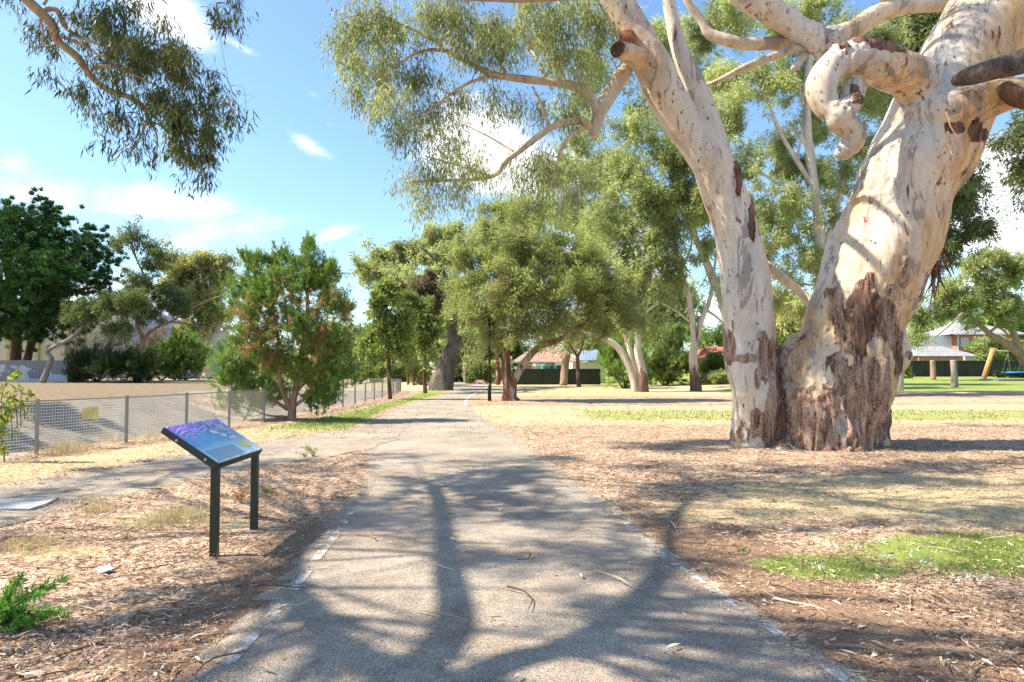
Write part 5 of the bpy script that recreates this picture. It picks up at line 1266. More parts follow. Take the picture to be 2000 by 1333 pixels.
    blades('dry_grass', 150000, 4.5, 20, lambda x, y: np.clip(fstraw(x, y) * 1.3 - .25 + gn(x, y) * .9, 0, 1) * (1 - (on_path(x, y, .05) | on_side(x, y, .0))) * ((x - edge_x(y)) > .3), .035, .0045, sm, 'flattened dry straw grass between the litter', 1.3)
    # tufts of taller dry weeds along the fence
    Vs = []
    for (px, py, h, n) in [(130, 885, .28, 260), (165, 880, .2, 160), (215, 868, .34, 120), (300, 856, .25, 160), (345, 848, .3, 160), (100, 892, .22, 160), (190, 1000, .10, 240), (360, 1015, .16, 420), (330, 1030, .12, 260), (60, 1070, .1, 260), (30, 1075, .1, 260), (185, 985, .12, 160), (420, 870, .2, 90), (270, 862, .2, 120)]:
        g = G(px, py); 
        p = g + RNG.normal(size=(n, 3)) * np.array([.16, .12, 0]) ; p[:, 2] = .01
        d = np.stack([RNG.normal(size=n) * .6, RNG.normal(size=n) * .6, np.ones(n)], 1)
        Vs.append(leaf_quads(p, d, h * (.4 + .9 * RNG.random(n)), .006))
    tag(quads_obj('dry_weeds', np.vstack(Vs), sm), 'clumps of tall straw coloured weeds beside the wire fence and in the mulch', 'weeds', kind='stuff')
    # wisps of white fluff caught in the grass
    Vs = []
    for (px, py) in [(1632, 1045), (1668, 1048), (1625, 1078), (1675, 1080), (1722, 1066), (1805, 1112), (1895, 1140), (1925, 1142), (1600, 1120), (1735, 1100), (1870, 1150)]:
        g = G(px, py); n = 45
        p = g + RNG.normal(size=(n, 3)) * np.array([.035, .03, 0]); p[:, 2] = .05 + .02 * RNG.random(n)
        Vs.append(leaf_quads(p, RNG.normal(size=(n, 3)) * np.array([1, 1, .4]), .03, .0025))
    tag(quads_obj('fluff_litter', np.vstack(Vs), mat_plain('white down', (.75, .76, .78), .9)), 'wisps of white fluff caught in the green grass', 'fluff', kind='stuff')
# ------------------------------------------------------------------ small plants near the camera
def plants():
    # green shrub at the bottom left corner
    g = G(0, 1245); loc = np.array([g[0] - .12, g[1], 0])
    root = thing('green_shrub', loc, 'bright green leafy shrub with feathery stems in the bottom left corner', 'shrub')
    mb = MB(); Vs = []
    ends = [(122, 1132, .36), (128, 1198, .22), (40, 1130, .36), (75, 1165, .28), (20, 1160, .34), (60, 1215, .14), (100, 1205, .2), (-20, 1130, .4), (0, 1190, .25), (40, 1190, .25), (80, 1225, .1), (20, 1235, .1), (-40, 1180, .3), (95, 1150, .3)]
    for (px, py, z) in ends:
        Yd = 4.15 + RNG.normal() * .1
        e = P(px, py, Yd)
        e[2] = max(e[2], .05)
        s = loc + RNG.normal(size=3) * np.array([.1, .1, 0])
        m = .5 * (s + e) + np.array([0, 0, .06]); pts = catmull([s, m, e], 8)
        mb.tube(pts[::4], np.linspace(.006, .002, len(pts[::4])), 5)
        for rep in range(2):
            for i in range(3, len(pts)):
                n = 5
                d = unit(np.tile(pts[i] - pts[i - 1], (n, 1))) * .9 + RNG.normal(size=(n, 3)) * .75
                Vs.append(leaf_quads(np.tile(pts[i], (n, 1)) + RNG.normal(size=(n, 3)) * .008, d, .052, .011))
    mb.build('stems', M['bark_brown'], root, True); quads_obj('foliage', np.vstack(Vs), M['leaf_young'], root)
    # climbing plant on the fence
    c = G(5, 905); root = thing('climbing_plant', c, 'yellow green climbing plant with dangling stems at the left edge of the wire fence', 'plant')
    mb = MB(); Vs = []; Y = c[1]
    for (a, n, hang) in [([(10, 905), (6, 850), (2, 790), (12, 745), (30, 735), (42, 728)], 40, 0), ([(8, 900), (0, 840), (-10, 780), (-5, 760)], 34, 0), ([(12, 745), (40, 765), (68, 775)], 16, 0), ([(2, 790), (20, 800), (48, 795)], 20, 0), ([(5, 775), (25, 780), (45, 790), (48, 820)], 20, 0), ([(20, 800), (24, 840), (22, 860)], 8, 1), ([(32, 800), (35, 850)], 8, 1), ([(8, 800), (10, 830)], 12, 0), ([(-8, 800), (5, 815), (18, 812)], 18, 0), ([(40, 800), (41, 845)], 8, 1)]:
        w = [P(x, y, Y + RNG.normal() * .05) for x, y in a]; w[0][2] = max(w[0][2], 0)
        pts = catmull(w, 8); mb.tube(pts[::3], .006 if not hang else .007, 5)
        for k in range(n):
            i = RNG.integers(2, len(pts))
            Vs.append(leaf_quads(pts[i][None] + RNG.normal(size=(2, 3)) * .025, RNG.normal(size=(2, 3)) + np.array([0, 0, -.1]), .10 if not hang else .05, .045 if not hang else .02))
    mb.build('stems', M['bark_brown'], root, True); quads_obj('foliage', np.vstack(Vs), M['leaf_vine'], root)
    # small weeds on the mulch
    for (px, py, h, lab, mt) in [(612, 893, .22, 'small green topped weed at the corner of the two paths', 'leaf_vine'), (595, 895, .12, 'low orange dry weed at the corner of the two paths', 'dryweed'), (525, 966, .14, 'sparse olive weed behind the right leg of the sign', 'leaf_vine'), (470, 985, .22, 'brown dead weed between the legs of the sign', 'dryweed'), (1450, 1082, .07, 'little green tuft at the left tip of the grass patch', 'leaf_young')]:
        g = G(px, py); root = thing('weed', g, lab, 'weed'); mb = MB(); Vs = []
        for k in range(9):
            e = g + np.array([RNG.normal() * h * .5, RNG.normal() * h * .5, h * RNG.uniform(.5, 1)]); mb.tube([g, .5 * (g + e) + np.array([0, 0, .02]), e], .002, 4)
            for j in range(9):
                t = RNG.uniform(.3, 1); Vs.append(leaf_quads((g + (e - g) * t)[None], RNG.normal(size=(1, 3)) + np.array([0, 0, .6]), h * .26, h * .09))
        mb.build('stems', M['bark_brown'], root); quads_obj('foliage', np.vstack(Vs), M[mt], root)

# ------------------------------------------------------------------ the interpretive sign
def sign():
    X0, Z0, X1, Z1, YA, YB = -2.46, .79, -2.93, 1.095, 5.76, 6.78
    ax = np.array([X1 - X0, 0, Z1 - Z0]); Ld = np.linalg.norm(ax); ax /= Ld
    nrm = np.array([-ax[2], 0, ax[0]]); nrm = nrm if nrm[2] > 0 else -nrm
    root = thing('interpretive_sign', (-2.5, 6.27, 0), 'tilted information sign with blue and purple picture panel on two dark square posts', 'sign')
    dk = mat_plain('dark powder coat', (.045, .05, .038), .45, .3, .2, 6, .05, .4)
    def pt(u, v, h=0): return np.array([X0, YA, Z0]) + np.array([0, (YB - YA) * u, 0]) + ax * Ld * v + nrm * h
    mb = MB(); q = [pt(0, 0, -.062), pt(1, 0, -.062), pt(1, 1, -.062), pt(0, 1, -.062)]
    # tapered tray
    bot = [pt(.0, .0, -.065), pt(1., .0, -.065), pt(1., 1, -.05), pt(0, 1, -.05)]; topq = [pt(0, 0, 0), pt(1, 0, 0), pt(1, 1, 0), pt(0, 1, 0)]
    mb.add(np.array(bot + topq), [(3, 2, 1, 0), (4, 5, 6, 7), (0, 1, 5, 4), (1, 2, 6, 5), (2, 3, 7, 6), (3, 0, 4, 7)])
    mb.build('frame', dk, root, False, .004)
    for yy in (5.83, 6.72):
        m = MB(); m.box((-2.515, yy, .38), (.062, .062, .80)); m.build('post', dk, root, False, .004)
        m = MB(); m.box((-2.545, yy, .80), (.16, .05, .05), ry=math.atan2(Z1 - Z0, abs(X1 - X0))); m.build('bracket', dk, root)
    # printed panel
    b = NB('printed panel'); uv = b.tc.outputs['UV']; s = b.sep(uv)
    base = b.ramp(b.math('ADD', s[1], b.math('MULTIPLY', b.math('SUBTRACT', b.noise(uv, 3, 4, .6, 1.0), .5), .35)), [(.0, (.62, .80, .88)), (.25, (.42, .72, .86)), (.45, (.10, .42, .68)), (.7, (.05, .22, .55)), (.86, (.12, .10, .52)), (1, (.22, .12, .62))])
    w = b.n.new('ShaderNodeTexWave'); b.set(w.inputs[0], b.map(uv, (1.2, 2.2, 1), (0, 0, .5))); w.inputs['Scale'].default_value = 1.6; w.inputs['Distortion'].default_value = 5; w.inputs['Detail'].default_value = 1.5
    wm = b.ramp(w.outputs['Fac'], [(.80, 0), (.88, 1)])
    wm = b.math('MULTIPLY', wm, b.ramp(s[1], [(.42, 0), (.6, 1)]))
    c = b.mix(b.math('MULTIPLY', wm, .6), base, b.ramp(s[0], [(.2, (.42, .14, .72)), (.6, (.10, .55, .75))]))
    pm = b.done(b.bsdf(c, .30, None, 0, .5))
    v = [pt(.008, .01, .004), pt(.992, .01, .004), pt(.992, .99, .004), pt(.008, .99, .004)]
    pan = mesh_obj('picture_panel', np.array(v + [p - nrm * .003 for p in v]), [(0, 1, 2, 3), (7, 6, 5, 4), (0, 4, 5, 1), (1, 5, 6, 2), (2, 6, 7, 3), (3, 7, 4, 0)], pm, root)
    uvl = pan.data.uv_layers.new(name='UVMap'); uvs = [(0, 0), (1, 0), (1, 1), (0, 1)] * 2
    for lp in pan.data.loops: uvl.data[lp.index].uv = uvs[lp.vertex_index]
    def flat(name, polys, col, h):
        m = MB()
        for pg in polys: m.poly([pt(u, vv, h) for u, vv in pg])
        m.build(name, mat_plain('print ' + name, col, .35, 0, .12, 30, 0, .5), pan)
    def disc(u, v, ru, rv, a=0, n=18):
        return [(u + ru * math.cos(t) * math.cos(a) - rv * math.sin(t) * math.sin(a), v + (ru * math.cos(t) * math.sin(a) + rv * math.sin(t) * math.cos(a)) * 1.8) for t in np.linspace(0, TAU, n, endpoint=False)]
    def ribbon(pts, w0):
        t = catmull([(u, v, 0) for u, v in pts], 6); out = []
        for i in range(len(t) - 1): out.append([(t[i][0], t[i][1] - w0), (t[i + 1][0], t[i + 1][1] - w0), (t[i + 1][0], t[i + 1][1] + w0), (t[i][0], t[i][1] + w0)])
        return out
    lines = []
    for k in range(11):
        v0 = .05 + k * .024; u = .05
        while u < .60: w_ = RNG.uniform(.02, .06); lines.append([(u, v0), (min(.62, u + w_), v0), (min(.62, u + w_), v0 + .009), (u, v0 + .009)]); u += w_ + .010
    flat('text_block', lines, (.10, .20, .30), .0062)
    flat('wave_print', ribbon([(.03, .82), (.2, .90), (.38, .80), (.6, .86)], .012) + ribbon([(.03, .74), (.22, .82), (.4, .73), (.58, .78)], .01) + ribbon([(.05, .66), (.2, .74), (.36, .67)], .008), (.62, .40, .85), .0058)
    flat('swirl_print', ribbon([(.25, .60), (.33, .70), (.42, .62), (.36, .5), (.28, .55)], .008), (.16, .70, .80), .0060)
    flat('swirl_print', ribbon([(.45, .66), (.5, .76), (.58, .70), (.54, .58)], .008), (.16, .70, .80), .0060)
    flat('grey_figure_print', [disc(.72, .86, .07, .05), disc(.80, .74, .10, .06, -.4), disc(.64, .70, .09, .04, .2)], (.30, .33, .46), .0064)
    flat('white_figure_print', [disc(.60, .66, .06, .03, -.3), disc(.68, .55, .05, .025), disc(.79, .46, .06, .03)], (.72, .76, .84), .0068)
    flat('red_print', [disc(.80, .52, .03, .018)], (.70, .10, .09), .0073)
    flat('yellow_print', [disc(.82, .24, .11, .055, -.1)], (.74, .66, .16), .0064)
    flat('green_print', [disc(.70, .44, .05, .02)], (.35, .55, .22), .0060)
    for u in (.04, .27, .5, .73, .96):
        for vv in (.035, .965):
            m = MB(); m.tube([pt(u, vv, .004), pt(u, vv, .010)], .008, 10); m.build('screw', M['steel'], root)
    for vv in (.2, .72):
        m = MB(); p = pt(0, vv, -.028); m.tube([p, p + np.array([0, -.010, 0])], .012, 10); m.build('bolt', M['steel'], root)

# ------------------------------------------------------------------ fences
def wire_fence():
    post_m = M['galv']
    def run(pts, label, dens, h0, h1, group=None, wire=.0034, brace=False):
        root = thing('wire_mesh_fence', (pts[0][0], pts[0][1], 0), label, 'fence')
        n = len(pts)
        hs = [h0 + (h1 - h0) * i / (n - 1) for i in range(n)]
        for i in range(n):
            x, y = pts[i]; m = MB(); h = hs[i] + .04
            m.box((x, y, h / 2 - .05), (.05, .012, h + .1)); m.box((x - .022, y + .018, h / 2 - .05), (.006, .03, h + .1)); m.box((x + .022, y + .018, h / 2 - .05), (.006, .03, h + .1))
            m.build('post', post_m, root)
        m = MB()
        for i in range(n - 1):
            a = np.array([*pts[i], 0]); b_ = np.array([*pts[i + 1], 0]); L = np.linalg.norm(b_ - a); h = .5 * (hs[i] + hs[i + 1])
            off = np.array([-.03, 0, 0])
            nv = int(L / dens)
            for k in range(nv + 1):
                p = a + (b_ - a) * k / nv + off; m.tube([p + np.array([0, 0, .03]), p + np.array([0, 0, h - .01])], wire, 3, cap=False)
            nh = int(h / dens)
            for k in range(nh + 1):
                z = .03 + (h - .04) * k / nh
                m.tube([a + off + np.array([0, 0, z]), b_ + off + np.array([0, 0, z])], wire, 3, cap=False)
        m.build('mesh_panel', M['wire'], root)
        m = MB(); m.tube([np.array([x - .03, y, h_]) for (x, y), h_ in zip(pts, hs)], .014, 8); m.build('top_rail', post_m, root)
        return root
    px = [-76, 80, 245, 365, 443, 503]
    ys = [10.6, 12.4, 14.3, 16.2, 18.1, 20.0, 21.9, 23.8, 25.7, 27.6, 29.5, 31.4, 33.3, 35.2, 37.1, 39, 41, 43, 45, 46]
    near = [(float(fence_x(y)), y) for y in ys]
    r = run(near, 'long galvanised wire mesh fence along the edge of the concrete drain', .055, 1.0, .76)
    far = [(-7.5, 46.15)] + [(-7.5 - 2 * i, 46.2 + .25 * i) for i in range(1, 3)]
    run(far, 'pale wire mesh fence crossing the far end of the concrete drain', .09, .78, .85, wire=.006)
    # sign plate on the fence
    a = P(166, 797, 13.25); b_ = P(194, 795, 13.6); 
    x0, x1 = fence_x(13.25) + .03, fence_x(13.6) + .03
    m = MB(); m.poly([(x0, 13.25, a[2] - .24), (x1, 13.62, a[2] - .22), (x1, 13.62, a[2] + .01), (x0, 13.25, a[2])], (.004, -.006, 0))
    o = m.build('faded_plate', mat_plain('faded yellow plate', (.62, .52, .22), .6, 0, .25, 9, .1), None, False, .002); tag(o, 'faded blank yellow plate wired to the drain fence between two posts', 'plate')

def corrugated(m, p0, p1, z0, z1, pitch=.09, amp=.02, a=0.0):
    p0 = np.array(p0, float); p1 = np.array(p1, float); L = np.linalg.norm(p1 - p0); n = int(L / pitch * 4)
    d = (p1 - p0) / L; s = np.array([-d[1], d[0]])
    V = []; f = []
    for i in range(n + 1):
        q = p0 + d * L * i / n + s * amp * math.sin(i * math.pi / 2)
        V += [(q[0], q[1], z0), (q[0], q[1], z1)]
    for i in range(n): f.append((2 * i, 2 * i + 2, 2 * i + 3, 2 * i + 1))
    m.add(V, f, a)

def far_fences():
    # painted-over corrugated fence
    Y = 74; p0 = P(-60, 746, Y); p1 = P(131, 746, Y)
    root = thing('corrugated_fence', (p0[0], Y, 0), 'pale corrugated fence with darker grey painted over patches at the left edge', 'fence')
    b = NB('painted over corrugated iron'); o = b.tc.outputs['Object']
    e = b.noise(b.map(o, (.5, 1, 1.0)), .9, 2, .5); z = b.sep(o)[2]
    e2 = b.math('ADD', b.math('MULTIPLY', b.math('SUBTRACT', e, .5), 6.0), b.math('SUBTRACT', z, .95))
    m_ = b.ramp(b.math('ADD', e2, .5), [(.45, 0), (.5, 1)], 'CONSTANT')
    c = b.mix(m_, (.55, .56, .60), (.27, .26, .27))
    mt = b.done(b.bsdf(c, .7))
    m = MB(); corrugated(m, p0[:2], p1[:2], 0, 2.3, .26, .03); m.build('iron_sheet', mt, root)
    for x in (p0[0], .5 * (p0[0] + p1[0]), p1[0]):
        q = MB(); q.box((x, Y + .06, 1.2), (.12, .08, 2.4)); q.build('post', M['galv'], root)
    q = MB(); q.box((.5 * (p0[0] + p1[0]), Y + .03, 2.32), (p1[0] - p0[0], .1, .05)); q.build('capping', M['galv'], root)
    dg = mat_plain('dark green steel', (.030, .038, .028), .5, 0, .12, 4, .05, .35)
    dk = mat_plain('weathered dark fence', (.055, .055, .048), .8, 0, .3, 5, .2, .2, (1, 1, .2))
    def colorbond(label, pA, pB, z0, z1, mat, bay=2.4):
        root = thing('steel_fence', (pA[0], pA[1], z0), label, 'fence')
        L = math.dist(pA, pB); n = max(2, int(L / bay)); d = (np.array(pB) - np.array(pA)) / L; s = np.array([-d[1], d[0]])
        m = MB(); V = []; f = []
        k = int(L / .2)
        for i in range(k):
            t0, t1 = i / k, (i + 1) / k
            for t, off in ((t0, 0), (t0 + .62 * (t1 - t0), 0), (t0 + .75 * (t1 - t0), .035), (t0 + .9 * (t1 - t0), .035)):
                q = np.array(pA) + d * L * t + s * off; V += [(q[0], q[1], z0), (q[0], q[1], z1)]
        V = V[:]
        for i in range(len(V) // 2 - 1): f.append((2 * i, 2 * i + 2, 2 * i + 3, 2 * i + 1))
        m.add(V, f); m.build('panel', mat, root)
        for i in range(n + 1):
            q = np.array(pA) + d * L * i / n; m = MB(); m.box((q[0], q[1] - .03, (z0 + z1) / 2), (.07, .07, z1 - z0 + .03), rz=math.atan2(d[1], d[0])); m.build('post', mat, root)
        m = MB(); c = (np.array(pA) + np.array(pB)) / 2; m.box((c[0], c[1] - .01, z1 + .01), (L, .1, .05), rz=math.atan2(d[1], d[0])); m.build('top_rail', mat, root)
    a = P(1003, 752, 62.7); c = P(1172, 752, 63.5)
    colorbond('dark green ribbed steel fence behind the paperbark and broad tan trunk', (a[0], a[1]), (c[0], c[1]), -.05, 1.42, dg)
    a = P(1768, 738, 77); c = P(2080, 738, 79)
    colorbond('dark weathered fence behind the lawn in front of the brick house', (a[0], a[1]), (c[0], c[1]), .45, 2.3, dk)
    a = P(1745, 738, 80); c = P(1800, 738, 80.5)
    colorbond('short pale corrugated fence section just right of the giant trunk', (a[0], a[1]), (c[0], c[1]), .5, 2.25, mat_plain('pale steel', (.42, .44, .44), .6))
    a = P(130, 746, 74.2); c = P(165, 746, 78)
    colorbond('dark fence section hidden behind the low dark shrubs', (a[0], a[1]), (c[0], c[1]), 0, 2.1, dg)

# ------------------------------------------------------------------ buildings
def roofmat(name, c1, c2, rows=3.2):
    b = NB(name); o = b.tc.outputs['Object']; s = b.sep(o)
    w = b.math('FRACT', b.math('MULTIPLY', s[2], rows)); 
    n = b.noise(o, 1.5, 4, .6); n2 = b.voro(b.map(o, (3.2, 3.2, rows)), 1, out='Color')
    c = b.ramp(b.math('ADD', b.math('MULTIPLY', n, .5), b.math('MULTIPLY', b.sep(n2)[0], .5)), [(.3, c1), (.7, c2)])
    c = b.mix(b.ramp(w, [(.0, 1), (.22, 0)]), c, tuple(q * .45 for q in c1))
    return b.done(b.bsdf(c, .8, b.bump(w, .5, .05)))
def brickmat(name, c1, c2):
    b = NB(name); o = b.tc.outputs['Object']
    v = b.n.new('ShaderNodeCombineXYZ'); s = b.sep(o); b.l.new(b.math('ADD', s[0], s[1]), v.inputs[0]); b.l.new(s[2], v.inputs[1])
    br = b.n.new('ShaderNodeTexBrick'); b.set(br.inputs['Vector'], v.outputs[0]); br.inputs['Scale'].default_value = 1; br.inputs['Brick Width'].default_value = .24; br.inputs['Row Height'].default_value = .086; br.inputs['Mortar Size'].default_value = .008
    br.inputs['Color1'].default_value = (*c1, 1); br.inputs['Color2'].default_value = (*c2, 1); br.inputs['Mortar'].default_value = (.4, .35, .3, 1)
    return b.done(b.bsdf(br.outputs[0], .9))

def gable(m, x0, x1, y0, y1, ze, zr, along='x', ov=.4, hip=0.0, th=.15):
    """roof over a rectangle; ridge along x or y; hip pulls in the ridge ends"""
    x0 -= ov; x1 += ov; y0 -= ov; y1 += ov
    if along == 'x':
        ym = (y0 + y1) / 2; r0, r1 = (x0 + hip, ym, zr), (x1 - hip, ym, zr)
        top = [(x0, y0, ze), (x1, y0, ze), (x1, y1, ze), (x0, y1, ze), r0, r1]; f = [(0, 1, 5, 4), (1, 2, 5), (2, 3, 4, 5), (3, 0, 4)]
    else:
        xm = (x0 + x1) / 2; r0, r1 = (xm, y0 + hip, zr), (xm, y1 - hip, zr)
        top = [(x0, y0, ze), (x1, y0, ze), (x1, y1, ze), (x0, y1, ze), r0, r1]; f = [(0, 1, 4), (1, 2, 5, 4), (2, 3, 5), (3, 0, 4, 5)]
    V = np.array(top); B = V[:4] - np.array([0, 0, th])
    m.add(np.vstack([V, B]), f + [(6, 9, 8, 7), (0, 6, 7, 1), (1, 7, 8, 2), (2, 8, 9, 3), (3, 9, 6, 0)])

def window(root, x0, x1, z0, z1, y, fr, gl, parent=None, n=2):
    m = MB(); w = .07
    m.box(((x0 + x1) / 2, y, z0), (x1 - x0 + w, .08, w)); m.box(((x0 + x1) / 2, y, z1), (x1 - x0 + w, .08, w))
    for k in range(n + 1): x = x0 + (x1 - x0) * k / n; m.box((x, y - .003, (z0 + z1) / 2), (w, .08, z1 - z0 - w))
    wd = m.build('window', fr, parent or root); g = MB(); g.box(((x0 + x1) / 2, y + .02, (z0 + z1) / 2), (x1 - x0, .02, z1 - z0)); g.build('pane', gl, wd)

def houses():
    white = mat_plain('white render', (.74, .73, .70), .8, 0, .05, 1); cream = mat_plain('cream cladding', (.62, .54, .34), .7, 0, .07, 1)
    glass = mat_plain('window glass', (.34, .40, .44), .12, 0, .1, 1, 0, .8); trim = mat_plain('white trim', (.75, .74, .72), .6)
    # two-storey brick house, right
    Y = 98; s = Y / F
    X = lambda px: (px - 1000) / F * Y
    Z = lambda py: CAMZ + (718 - py) / F * Y
    orange = brickmat('orange brick', (.46, .15, .05), (.54, .20, .07))
    root = thing('brick_house', (X(1900), Y, .6), 'two storey orange brick house with white side wall and grey tiled roofs', 'house')
    m = MB(); m.box(((X(1869) + X(1985)) / 2, Y + 3, (Z(655) + .5) / 2), (X(1985) - X(1869), 6, Z(655) - .5)); m.build('wall', orange, root)
    m = MB(); m.box(((X(1778) + X(1869)) / 2, Y + 4.02, (Z(656) + .5) / 2), (X(1869) - X(1778) - .02, 6, Z(656) - .5)); m.build('wall', white, root)
    m = MB(); m.box(((X(1752) + X(1778)) / 2, Y + 4.5, (Z(664) + .5) / 2), (X(1778) - X(1752) - .02, 6, Z(664) - .5)); m.build('wall', orange, root)
    grey = roofmat('grey roof tiles', (.26, .25, .26), (.36, .35, .36))
    m = MB(); gable(m, X(1858), X(2000), Y, Y + 9, Z(653), Z(628), 'x', .5, 4); up = m.build('roof', grey, root)
    m = MB(); gable(m, X(1755), X(1860), Y + 3, Y + 9, Z(656), Z(640), 'x', .4, 3); m.build('roof', grey, root)
    m = MB(); gable(m, X(1745), X(1862), Y - 5, Y + .9, Z(697), Z(678), 'x', .3, 3.2); m.build('roof', grey, root)
    m = MB(); m.box(((X(1750) + X(1860)) / 2, Y - 3.5, (Z(700) + .5) / 2), (X(1860) - X(1750), 4, Z(700) - .5)); m.build('wall', orange, root)
    m = MB(); m.box(((X(1832) + X(1995)) / 2, Y - 5.6, Z(702)), (X(1995) - X(1832), .5, .5)); m.build('carport_beam', mat_plain('pale fascia', (.52, .49, .42), .7), root)
    for px in (1836, 1900, 1960):
        m = MB(); m.box((X(px), Y - 5.6, (Z(705) + .5) / 2), (.15, .15, Z(705) - .5)); m.build('carport_post', white, root)
    window(root, X(1878), X(1891), Z(677), Z(661), Y - .03, trim, glass, n=2)
    window(root, X(1906), X(1920), Z(677), Z(661), Y - .03, trim, glass, n=2)
    m = MB(); m.box((X(1871), Y - .08, (Z(655) + Z(695)) / 2), (.12, .1, Z(655) - Z(695))); m.build('downpipe', trim, root)
    m = MB(); m.poly([(X(1896), Y - .02, Z(689)), (X(1896), Y - 1.2, Z(695)), (X(1918), Y - 1.2, Z(695)), (X(1918), Y - .02, Z(689))], (0, 0, .12)); m.build('awning', mat_plain('awning', (.16, .10, .09), .7), root)
    m = MB(); m.box(((X(1862) + X(1990)) / 2, Y - .55, Z(653.5)), (X(1990) - X(1862), .12, .16)); m.build('gutter', trim, up)
    # dish
    root = thing('satellite_dish', (X(1891), Y + .6, Z(645)), 'dark round satellite dish on the grey roof of the brick house', 'dish')
    m = MB(); V = []; f = []
    for r in range(5):
        for k in range(16): a = k * TAU / 16; V.append((X(1891) + .40 * r / 4 * math.cos(a), Y + .2 - .12 * (1 - (r / 4) ** 2) * -1, Z(643) + .30 * r / 4 * math.sin(a)))
    for r in range(4):
        for k in range(16): k2 = (k + 1) % 16; f.append((r * 16 + k, r * 16 + k2, r * 16 + 16 + k2, r * 16 + 16 + k))
    m.add(V, f); m.build('reflector', mat_plain('dish grey', (.06, .07, .08), .5), root)
    m = MB(); m.tube([(X(1891), Y + .4, Z(643)), (X(1892), Y + .8, Z(650))], .04, 8); m.tube([(X(1891), Y + .2, Z(646)), (X(1893), Y - .3, Z(643))], .03, 8); m.build('mast', trim, root)
    # centre house
    Y = 74
    red = roofmat('terracotta tiles', (.34, .17, .13), (.46, .27, .21), 3.6)
    X = lambda px: (px - 1000) / F * Y
    Z = lambda py: CAMZ + (718 - py) / F * Y
    root = thing('tiled_house', (X(1070), Y, 0), 'low house with pinkish red tiled roof behind the dark green fence', 'house')
    m = MB(); m.box(((X(1012) + X(1118)) / 2, Y + 4, (Z(709)) / 2), (X(1118) - X(1012), 7, Z(709))); m.build('wall', brickmat('brown brick', (.22, .13, .09), (.28, .18, .12)), root)
    m = MB(); m.box(((X(1084) + X(1119)) / 2, Y + .42, Z(709) / 2), (X(1119) - X(1084), .3, Z(709))); m.build('wall', white, root)
    m = MB(); gable(m, X(1006), X(1130), Y + .2, Y + 9, Z(706), Z(676), 'x', .3, 2.5); rf = m.build('roof', red, root)
    m = MB(); m.box(((X(1006) + X(1130)) / 2, Y - .16, Z(707)), (X(1130) - X(1006) + .5, .12, .16)); m.build('gutter', trim, rf)
    window(root, X(1040), X(1060), Z(722), Z(711.5), Y + .47, trim, glass)
    # pale shed with blue grey roof
    Y = 69
    root = thing('pale_shed', (X(1150) * Y / 74, Y, 0), 'pale cream shed with blue grey metal roof at the right of the red roof', 'shed')
    X = lambda px: (px - 1000) / F * Y
    Z = lambda py: CAMZ + (718 - py) / F * Y
    m = MB(); m.box(((X(1118) + X(1182)) / 2, Y + 2, Z(708) / 2), (X(1182) - X(1118), 4, Z(708))); m.build('wall', mat_plain('cream fibro', (.60, .56, .38), .7, 0, .08, 2), root)
    m = MB(); m.poly([(X(1131), Y - .4, Z(706)), (X(1163), Y - .4, Z(706)), (X(1179), Y + 3.2, Z(684)), (X(1137), Y + 3.2, Z(687))], (0, 0, .08)); m.build('roof', mat_plain('blue grey metal', (.34, .42, .50), .35, .5, .08, 2), root)
    m = MB(); m.poly([(X(1163), Y - .38, Z(706)), (X(1182), Y - .38, Z(706)), (X(1182), Y - .38, Z(695)), (X(1179), Y - .30, Z(690))], (0, .1, 0)); m.build('gable_end', mat_plain('dark gable', (.10, .11, .12), .7), root)
    # water tanks
    teal = mat_plain('teal tank', (.05, .30, .27), .5); tealb = mat_plain('dark teal tank', (.025, .10, .11), .5)
    for (a, b_, mt, lab) in ((1056, 1069, teal, 'bright teal round water tank showing over the dark green fence'), (1070, 1080, tealb, 'dark blue green tank beside the bright teal tank'), (1081, 1098, tealb, 'wide dark tank nearest the broad tan trunk')):
        Yt = 66; xx = ((a + b_) / 2 - 1000) / F * Yt; r = (b_ - a) / 2 / F * Yt; zt = CAMZ + (718 - 714.5) / F * Yt
        root = thing('water_tank', (xx, Yt, 0), lab, 'water tank'); m = MB()
        V, f = tube([(xx, Yt, 0)] + [(xx, Yt, zt * t) for t in (.2, .4, .6, .8, 1.0)], [r, r * 1.01, r, r * 1.01, r, r * .99], 20); m.add(V, f); m.build('tank_body', mt, root, False)
        m = MB(); m.tube([(xx, Yt, zt - .001), (xx, Yt, zt + .08)], [r * .98, r * .3], 20); m.build('lid', mt, root)
    # clothes hoist
    Yt = 65; xx = (1045 - 1000) / F * Yt; root = thing('clothes_hoist', (xx, Yt, 0), 'white rotary clothes hoist showing above the dark green fence', 'clothesline')
    zz = lambda py: CAMZ + (718 - py) / F * Yt
    m = MB(); m.tube([(xx, Yt, 0), (xx, Yt, zz(710))], .04, 8); m.build('pole', trim, root)
    for a in (0.2, 1.77, 3.34, 4.9):
        m = MB(); m.tube([(xx, Yt, zz(716)), (xx + 1.0 * math.cos(a), Yt + 1.0 * math.sin(a), zz(711))], .02, 6); m.build('arm', trim, root)
    # red roof beyond the hedge
    Y = 82; X = lambda px: (px - 1000) / F * Y; Z = lambda py: CAMZ + (718 - py) / F * Y
    root = thing('red_roof_house', (X(1410), Y, .3), 'house with bright red roof behind the leafy hedge left of the giant trunk', 'house')
    m = MB(); m.box((X(1415), Y + 4, Z(697) / 2), (X(1450) - X(1384), 6, Z(697))); m.build('wall', orange, root)
    m = MB(); gable(m, X(1382), X(1455), Y + .5, Y + 8, Z(696), Z(676), 'x', .4, 1.5); m.build('roof', roofmat('bright red tiles', (.48, .10, .07), (.60, .18, .13)), root)
